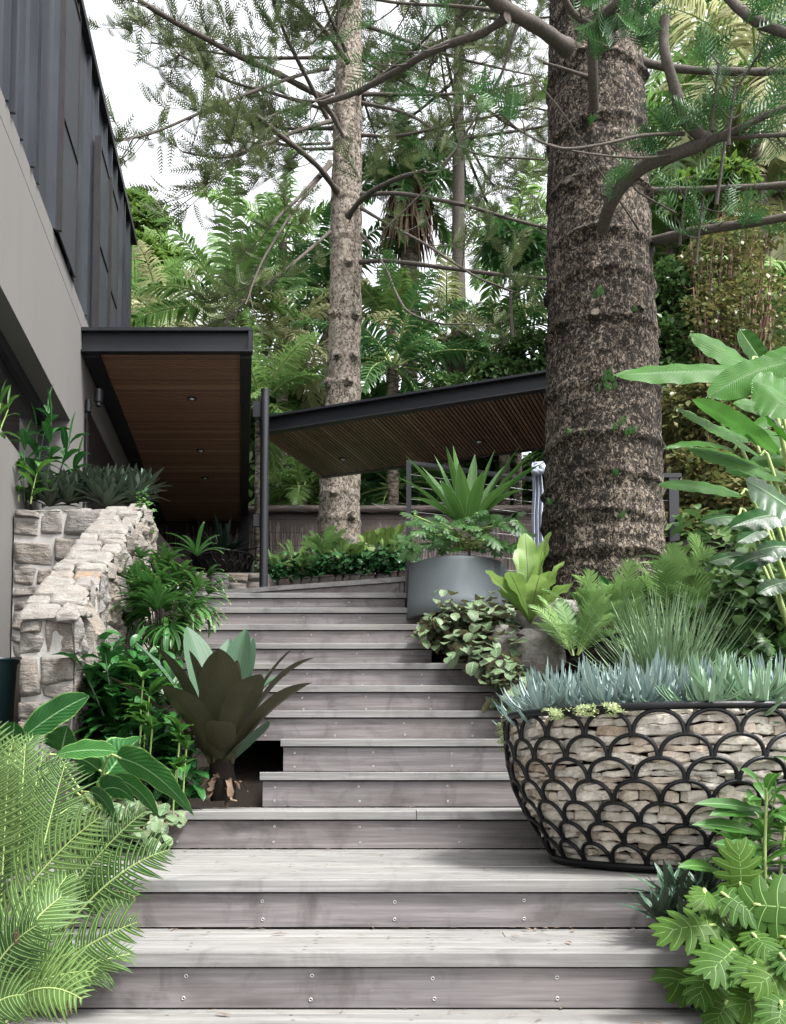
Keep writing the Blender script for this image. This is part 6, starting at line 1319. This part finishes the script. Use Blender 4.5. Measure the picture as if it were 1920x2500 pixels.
for (px, py, k, sp_) in [(1455, 725, 5, 12), (1482, 935, 6, 14), (1482, 915, 3, 8), (1488, 950, 4, 8), (1410, 1050, 3, 8), (1540, 1052, 6, 18), (1510, 1160, 3, 5), (1518, 1260, 3, 5), (1335, 1205, 2, 4), (1440, 292, 5, 12), (1550, 755, 2, 5), (1505, 1050, 3, 10)]:
    zz = P(px, py, YT-.36)[2]; r_ = float(ra1(zz)); cx = ax1(zz)[0]
    p = np.array([P(px+rng.normal()*sp_*.7, py+rng.normal()*sp_*.6, YT) for _ in range(k)]); 
    for j in range(k):
        x = p[j, 0]*(YT-r_)/YT; ang = math.asin(max(-.95, min(.95, (x-cx)/r_))); p[j] = (cx+r_*math.sin(ang), YT-r_*math.cos(ang)-.005, P(px, py, YT-r_)[2]+rng.normal()*px2m(sp_*.5, 6))
    d = np.stack([rng.normal(size=k)*.6, -np.ones(k), rng.uniform(-.2, .8, k)], 1); sprays(pine1.fresh, p, d, rng.uniform(.03, .06, k), 6, .026, .0028, .5)
# cut branch stumps on the trunk
for (px, py, r_, L) in [(1400, 432, .034, .05), (1452, 772, .03, .03), (1562, 752, .022, .03)]:
    zz = P(px, py, YT-.34)[2]; rr_ = float(ra1(zz)); cx = ax1(zz)[0]; x = P(px, py, YT-.32)[0]; ang = math.asin(max(-.95, min(.95, (x-cx)/rr_))); dn = np.array([math.sin(ang), -math.cos(ang), .25])
    p0 = np.array([cx+rr_*math.sin(ang), YT-rr_*math.cos(ang), zz])
    m = MB(); pp_ = [p0-dn*.04, p0+dn*L*.5, p0+dn*L]; m.tube(pp_, [r_*1.5, r_*1.15, r_], 14, cap=False); k_ = m.build('branch_stump', M['bark'], pine1.t)
    m = MB(); m.tube([p0+dn*(L-.004), p0+dn*(L+.001)], [r_*.98, r_*.96], 14); m.build('cut_face', M['ring'], k_)
pine1.done('pine', 'pine_fresh')

# ---- the paler second trunk ----
Y2 = 12.1; rng = np.random.default_rng(202)
pine2 = Pine('tall pine with a pale speckled trunk and a fine grey-green crown, behind the canopies', 'bark_pale', P(828, 1350, Y2))
rows2 = [(1350, 776, 880), (1200, 781, 879), (1040, 791, 881), (900, 800, 880), (700, 806, 883), (480, 809, 884), (300, 816, 883), (100, 824, 884), (0, 828, 882)]
rg2 = [P(830, y, Y2-.2)[2] for y in (1320, 1262, 1200, 930, 870, 762, 640, 570, 470, 330, 180)]
m, ax2, ra2_ = trunk(rows2, Y2, 110, 420, .010, rg2, 71, .016); m.build('trunk', M['bark_pale'], pine2.t)
for (px, py) in [(816, 763), (866, 765), (850, 640), (826, 868), (862, 867), (852, 932), (804, 930), (818, 1205), (858, 1262)]:
    zz = P(px, py, Y2-.2)[2]; rr_ = float(ra2_(zz)); cx = ax2(zz)[0]; x = P(px, py, Y2-.22)[0]; ang = math.asin(max(-.95, min(.95, (x-cx)/rr_))); dn = np.array([math.sin(ang), -math.cos(ang), .15]); p0 = np.array([cx+rr_*math.sin(ang), Y2-rr_*math.cos(ang), zz])
    m = MB(); m.tube([p0-dn*.04, p0+dn*.04, p0+dn*.075], [.075, .055, .046], 10); m.build('branch_stump', M['bark_pale'], pine2.t)
FAR = dict(K=9, sl=.085, sw=.0058, L=(.18, .34), up=.35)
T = [([(822, 465, 11.9), (771, 400, 11.3), (686, 331, 10.7), (617, 277, 10.3)], .05, .034, 3), ([(811, 294, 11.9), (731, 317, 11.3), (640, 354, 10.9), (549, 383, 10.5), (446, 371, 10.1)], .034, .014, 9), ([(806, 349, 11.9), (700, 352, 11.5), (537, 341, 10.9)], .022, .012, 5),
     ([(805, 245, 11.9), (737, 211, 11.5), (674, 177, 11.1), (571, 131, 10.7), (457, 69, 10.3), (337, 0, 9.9)], .05, .034, 12), ([(800, 269, 12.0), (651, 223, 11.7), (549, 194, 11.5), (446, 137, 11.3), (437, 130, 11.3)], .026, .012, 11), ([(800, 165, 11.9), (731, 183, 11.3), (617, 223, 10.7), (503, 269, 10.3), (366, 326, 9.9), (274, 343, 9.7)], .03, .014, 13),
     ([(808, 400, 11.8), (726, 503, 11.1), (646, 629, 10.6), (600, 743, 10.3)], .03, .01, 6), ([(805, 395, 11.8), (750, 460, 11.3), (657, 554, 10.9)], .03, .022, 4), ([(806, 566, 11.9), (720, 640, 11.3), (640, 702, 10.9)], .03, .018, 4), ([(851, 526, 11.8), (891, 480, 11.3), (960, 440, 10.9), (1040, 415, 10.6)], .045, .03, 4), ([(883, 475, 11.9), (983, 473, 11.5), (1131, 500, 11.1), (1250, 535, 10.9), (1345, 560, 10.7)], .036, .02, 6),
     ([(883, 508, 11.9), (960, 554, 11.3), (1046, 600, 10.9), (1160, 674, 10.5), (1257, 714, 10.3)], .028, .012, 6), ([(880, 640, 11.9), (960, 638, 11.5), (1200, 668, 10.9), (1345, 680, 10.6)], .036, .026, 4), ([(883, 571, 11.8), (937, 646, 11.3), (975, 730, 10.9), (1006, 766, 10.7), (1074, 789, 10.5), (1140, 790, 10.4)], .022, .01, 2),
     ([(850, 150, 11.9), (780, 60, 11.3), (686, -20, 10.9)], .04, .026, 6), ([(805, 300, 11.9), (737, 166, 11.3), (700, 90, 11.0), (666, 0, 10.7)], .036, .022, 7), ([(812, 230, 11.7), (650, 290, 10.9), (560, 400, 10.3), (470, 480, 9.9)], .016, .008, 9), ([(880, 330, 12.1), (980, 330, 11.7), (1120, 300, 11.3), (1290, 265, 10.9)], .03, .015, 9), ([(880, 250, 12.1), (1000, 280, 11.7), (1150, 370, 11.2), (1330, 390, 10.7)], .028, .014, 9)]
for pts, r0, r1, tw in T: pine2.branch(Q(pts), r0*.8, r1*.8, 26, int(tw*1.5), (.35, .9), .3, (4, 8), FAR, hang=.05)
for i in range(22):
    py = rng.uniform(-350, 380); zz = P(850, py, Y2)[2]; a = i*2.4+rng.normal()*.4; b = ax2(zz); L = rng.uniform(1.8, 3.6); e = rng.uniform(-.1, .35)
    if math.cos(a) < -.35 and py > 150: L *= .6
    p1 = b+np.array([math.cos(a), math.sin(a), e])*L*.5; p2 = b+np.array([math.cos(a), math.sin(a), e*1.2])*L
    pine2.branch([b+unit(p1-b)*.15, p1+[0, 0, -.08], p2], .026, .010, 18, 18, (.4, 1.0), .2, (4, 8), FAR, hang=.15)
pine2.done('pine_far')
# a third pine behind on the right gives the fine foliage between the trunks
rng = np.random.default_rng(303)
pine3 = Pine('slender pine whose fine grey-green crown fills the gap between the two trunks', 'bark_pale', P(1120, 1150, 15.5))
rows3 = [(1150, 1098, 1140), (800, 1102, 1138), (400, 1106, 1134), (0, 1110, 1130)]
m, ax3, ra3 = trunk(rows3, 15.5, 40, 160, .008, [], 5, .0); m.build('trunk', M['limb'], pine3.t)
for i in range(30):
    py = rng.uniform(-320, 400); zz = P(1120, py, 15.5)[2]; a = i*2.4+rng.normal()*.4; b = ax3(zz); L = rng.uniform(1.8, 3.6)*(1. if math.cos(a) > 0 else .8); e = rng.uniform(-.15, .3)
    p1 = b+np.array([math.cos(a), math.sin(a), e])*L*.5; p2 = b+np.array([math.cos(a), math.sin(a), e])*L
    pine3.branch([b, p1+[0, 0, -.1], p2], .03, .012, 14, 15, (.5, 1.1), .2, (4, 8), dict(FAR, L=(.24, .42), sl=.11, sw=.0075), hang=.15)
pine3.done('pine_far')

# ---- palms ----
def palm_crown(m, mr, c, n, L, ll, W, el=(-.5, 1.25), droop=1.1, nl=30, mat=None, seed=0, hang=.5):
    a = np.arange(n)*2.399+rng.normal(size=n)*.25; e = np.linspace(el[1], el[0], n)+rng.normal(size=n)*.1
    Cn, sd = arcs(np.tile(c, (n, 1)), a, e, e-droop*rng.uniform(.7, 1.2, n), L*rng.uniform(.85, 1.1, n), 14)
    for k in range(n):
        sp = Cn[k]; t = np.linspace(.14, .99, nl); i = np.minimum((t*13).astype(int), 12); f = (t*13-i)[:, None]; p = sp[i]*(1-f)+sp[i+1]*f; tg = unit(sp[i+1]-sp[i]); nr = np.cross(sd[k], tg)
        prof = ll*np.interp(t, [.1, .3, .7, 1], [.7, 1, .8, .3]); rn = rng.random()
        tw = rng.normal()*.35
        for sg in (-1, 1):
            s2 = sd[k]*math.cos(tw)+nr*math.sin(tw)
            d0 = unit(s2*sg*.8+tg*.55+nr*.3+rng.normal(size=(nl, 3))*.11); p1 = p+d0*prof[:, None]*.5; p2 = p1+unit(d0+np.array([0, 0, -hang*1.6])+rng.normal(size=(nl, 3))*.2)*prof[:, None]*.55
            ww = W*rng.uniform(.8, 1.3, (nl, 1))*(rng.random((nl, 1)) > .05); m.blades(bez(p, p1, p2, 5), ww*np.array([[.5, 1, .95, .6, .08]]), tg, .3, 2, rn)
        mr.tube(sp[::2], np.linspace(.022, .005, len(sp[::2])), 4, cap=False)
def palm(label, px, py, Y, L, mat='palm', n=15, trunk_px=None, seed=0, ll=.38, W=.017, droop=1.1, el=(-.4, 1.3), hang=.75, nl=42, tr=.09, grp='palms behind the canopies'):
    global rng; rng = np.random.default_rng(900+seed); c = P(px, py, Y); zb = G(c[0], Y)[2]-.1
    n = int(n*1.25); t = thing('palm_tree', label, 'palm', (c[0], Y, zb), grp); m, mr = MB(), MB(); palm_crown(m, mr, c, n, L, ll, W, el, droop, nl, seed=seed, hang=hang)
    m.build('fronds', M[mat], t); mr.build('frond_stalks', M['rachis'], t)
    m = MB(); zz = np.linspace(zb, c[2]+.05, 14); m.tube(np.stack([np.full(14, c[0]), np.full(14, Y), zz], 1), tr*(1+.06*np.sin(np.arange(14)*2.)), 12); m.build('trunk', M['ring'], t); return t
PL = [('palm with stiff upright fronds standing just above the timber-lined canopy', 560, 760, 14.5, 2.0, 'palm', 12, .42, .022, .8, (-.1, 1.5)), ('palm with pale drooping fronds at the left, beside the metal-clad house', 400, 800, 17, 2.0, 'palm_pale', 15, .45, .018, 1.3, (-.3, 1.2)), ('grey-green palm far left, half hidden by the house corner', 330, 760, 19, 2.0, 'palm', 14, .4, .018, 1.2, (-.3, 1.2)),
      ('feathery palm filling the gap right of the timber-lined canopy edge', 640, 985, 12.6, 1.25, 'palm', 16, .34, .013, .9, (-.4, 1.4)), ('pale feather palm left of the speckled trunk', 690, 850, 15, 1.7, 'palm_pale', 14, .42, .018, 1.2, (-.3, 1.2)), ('dark green palm behind the speckled trunk, its fronds showing on both sides', 800, 720, 17, 2.0, 'palm_dark', 16, .45, .02, 1.1, (-.4, 1.3)),
      ('palm right of the speckled trunk with fronds resting above the skewed canopy', 960, 900, 13.5, 1.6, 'palm_dark', 16, .38, .015, 1.2, (-.5, 1.3)), ('pale arching palm between the two big trunks', 1090, 830, 15.5, 1.9, 'palm_pale', 13, .45, .018, 1.3, (-.3, 1.1)), ('dark fan of palm fronds left of the big dark trunk', 1230, 830, 15, 1.8, 'palm_dark', 15, .4, .016, 1.1, (-.4, 1.2)),
      ('yellow-green palm with upright spears right of the speckled trunk', 955, 800, 16.5, 1.2, 'palm', 9, .4, .02, .4, (.6, 1.5)), ('high palm crown left of the speckled trunk against the sky', 690, 590, 18, 2.0, 'palm', 14, .5, .022, 1.2, (-.5, 1.2)), ('high palm crown between the trunks with hanging leaflets', 1260, 560, 19, 1.8, 'palm', 14, .5, .022, 1.3, (-.6, 1.2)),
      ('tall palm right of the dark trunk with long hanging leaflets', 1640, 330, 12.5, 2.0, 'palm', 14, .6, .02, 1.2, (-.6, 1.2)), ('tall palm in the top right corner with pale hanging fronds', 1850, 190, 11.5, 2.1, 'palm_pale', 15, .6, .02, 1.4, (-.7, 1.2)), ('bright green palm behind the long right limbs of the dark pine', 1650, 620, 13, 1.7, 'palm', 14, .55, .018, 1.0, (-.3, 1.3)), ('palm high between the top right limbs, behind the leafy tufts', 1720, 90, 13.5, 2.2, 'palm', 14, .55, .02, 1.3, (-.6, 1.2)), ('palm crown at the right edge behind the reddish twiggy shrub', 1900, 480, 12, 1.7, 'palm_pale', 13, .6, .02, 1.4, (-.8, 1.1)), ('light green feathery palm at the right edge level with the twiggy shrub', 1940, 720, 10.5, 1.3, 'palm', 12, .45, .016, 1.2, (-.5, 1.2)),
      ('low dark palm above the brushwood fence, right of the speckled trunk', 960, 1190, 14.5, 1.3, 'palm_dark', 14, .36, .014, 1.1, (-.4, 1.3)), ('low palm above the brushwood fence, left of the speckled trunk', 735, 1200, 14.5, 1.1, 'palm', 13, .34, .014, 1.2, (-.4, 1.3))]
for i, (lb, px, py, Y, L, mt, n, ll, W, dr, el) in enumerate(PL): palm(lb, px, py, Y, L, mt, n, seed=i, ll=ll, W=W, droop=dr, el=el)
# palm with a skirt of dead fronds
rng = np.random.default_rng(55)
t = palm('tall fan palm with a brown skirt of dead fronds right of the speckled trunk', 1000, 445, 16.5, 1.3, 'palm_dark', 14, seed=40, tr=.15)
m = MB(); n = 420; a = rng.uniform(0, 6.28, n); c = P(1000, 490, 16.5); b0 = np.stack([c[0]+.18*np.cos(a), 16.5+.18*np.sin(a), c[2]+rng.uniform(-.5, .45, n)], 1); Cn, sd = arcs(b0, a, rng.uniform(-1.3, -.5, n), -1.5, rng.uniform(.4, .95, n), 5); m.blades(Cn, np.tile([.012, .022, .02, .016, .004], (n, 1)), sd, .4, 2); m.build('dead_skirt', M['dead'], t)

# ---- other trees and shrubs behind ----
def leafcloud(m, c, r, n, L, W, hang=.3, shell=.55, rn=None, seed=0):
    d = unit(rng.normal(size=(n, 3))); k = shell+(1-shell)*rng.random(n)**.6; k = k*(1+.28*fbm(d+seed, 1.8, 2, seed+1)); p = np.asarray(c)+d*k[:, None]*np.asarray(r)
    az = np.arctan2(d[:, 1], d[:, 0])+rng.normal(size=n)*.9; e = rng.normal(size=n)*.5-hang+.3*d[:, 2]; l = L*rng.uniform(.7, 1.25, n); Cn, sd = arcs(p, az, e+.25, e-.35, l, 3); sd = unit(sd+rng.normal(size=(n, 3))*.45)
    m.blades(Cn, W*np.tile([.25, 1., .05], (n, 1))*rng.uniform(.8, 1.2, (n, 1)), sd, .12, 3, rng.random(n) if rn is None else rn)
def shrub(label, cat, name, blobs, mat, L, W, root, dens=1., stems=0, smat='twig_red', grp=None, seed=0, hang=.3, trunk_r=.0):
    global rng; rng = np.random.default_rng(1500+seed); t = thing(name, label, cat, root, grp); m = MB()
    for i, (px, py, Y, rx, ry, n) in enumerate(blobs):
        leafcloud(m, P(px, py, Y), (px2m(rx, Y), px2m((rx+ry)/2, Y)*.8, px2m(ry, Y)), int(n*dens), L, W, hang, seed=seed*7+i)
    m.build('crown', M[mat], t)
    m = MB(); root = np.asarray(root, float)
    for i in range(max(stems, len(blobs))):
        b = blobs[i % len(blobs)]; tp = P(b[0]+rng.normal()*b[3]*.5, b[1]+rng.normal()*b[4]*.4, b[2]); r0 = trunk_r or .022
        m.tube(smoothpath([root+rng.normal(size=3)*[.12, .1, 0], root*.5+tp*.5+rng.normal(size=3)*.12, tp], 10), np.linspace(r0, .006, 10), 6, cap=False)
    m.build('trunk' if trunk_r else 'stems', M[smat], t); return t
shrub('broadleaf tree with light olive crown beyond the corner of the metal-clad house', 'tree', 'broadleaf_tree', [(350, 560, 27, 50, 60, 900), (340, 640, 26, 60, 60, 900), (395, 650, 27, 42, 45, 700), (330, 500, 27.5, 25, 30, 300), (420, 625, 27, 18, 22, 220)], 'tree_leaf', .26, .085, P(350, 900, 27), 1.3, 7, 'limb', trunk_r=.14, seed=1)
shrub('tall dark shrub with small oval leaves right of the dark trunk', 'shrub', 'hedge_shrub', [(1650, 740, 9.2, 60, 110, 1500), (1640, 880, 9, 60, 110, 1500), (1660, 1010, 8.8, 60, 110, 1400), (1600, 800, 9.4, 60, 120, 1000)], 'bush', .085, .026, G(2.95, 9.2), 1., 14, 'twig_red', seed=2)
shrub('reddish twiggy shrub with sparse small leaves behind the paddle leaves', 'shrub', 'twiggy_shrub', [(1760, 640, 9, 95, 110, 1100), (1850, 760, 8.8, 90, 130, 900), (1740, 800, 8.8, 85, 110, 1000), (1830, 560, 9.3, 90, 60, 700)], 'bush_warm', .065, .019, G(3.2, 9), 1., 90, 'twig_red', seed=3)
shrub('dense shaded shrub with brown fallen leaves under the paddle leaves', 'shrub', 'hedge_shrub', [(1720, 1010, 8.2, 95, 110, 1700), (1850, 1060, 8., 110, 130, 1800), (1720, 1190, 7.8, 90, 110, 1500), (1850, 1260, 7.4, 110, 120, 1600), (1700, 1330, 7.4, 80, 80, 1000)], 'bush_warm', .085, .024, G(2.9, 8), 1., 60, 'twig_red', seed=4)
shrub('glossy green shrub with pale new leaves at the right above the limbs', 'shrub', 'hedge_shrub', [(1780, 440, 9.5, 60, 50, 800), (1700, 480, 9.8, 60, 60, 700)], 'tree_leaf', .10, .036, G(3.3, 9.6), 1., 8, 'twig_red', seed=5)
shrub('dark small-leaved shrub between the canopy and the big dark trunk', 'shrub', 'hedge_shrub', [(1290, 870, 13.2, 60, 60, 1200), (1220, 920, 13, 60, 40, 900), (1130, 960, 13, 80, 40, 900)], 'bush', .10, .032, P(1270, 1100, 13.2), 1., 8, 'limb', seed=6)
shrub('thin dark-stemmed tree fern left of the big dark trunk', 'tree', 'tree_fern', [(1245, 600, 14, 70, 40, 500)], 'palm_dark', .3, .03, P(1247, 1050, 14), 1., 1, 'limb', seed=7, trunk_r=.07)
rng = np.random.default_rng(71)
# far wood behind everything
m = MB()
for i in range(48):
    px = rng.uniform(250, 2100); Y = rng.uniform(20, 30); top = np.interp(px, [250, 430, 560, 700, 860, 950, 1030, 1200, 1340, 1500, 1700, 2100], [760, 850, 820, 800, 860, 900, 860, 800, 800, 700, 560, 480])
    py = top+135+rng.random()**1.5*420; leafcloud(m, P(px, py, Y), (px2m(75, Y), 1.2, px2m(62, Y)), 900, .34, .10, .3, seed=i)
for i in range(40):
    px = rng.uniform(1560, 2200); Y = rng.uniform(13, 18); py = rng.uniform(500, 1300); leafcloud(m, P(px, py, Y), (px2m(85, Y), .8, px2m(75, Y)), 800, .22, .07, .3, seed=i)
for i in range(26):
    px = rng.uniform(500, 1350); Y = rng.uniform(15.5, 18); py = rng.uniform(960, 1240); leafcloud(m, P(px, py, Y), (px2m(80, Y), .7, px2m(50, Y)), 700, .2, .065, .3, seed=i)
tag(m.build('woodland', M['forest']), 'far dark green wood behind the palms', None, None, 'stuff')
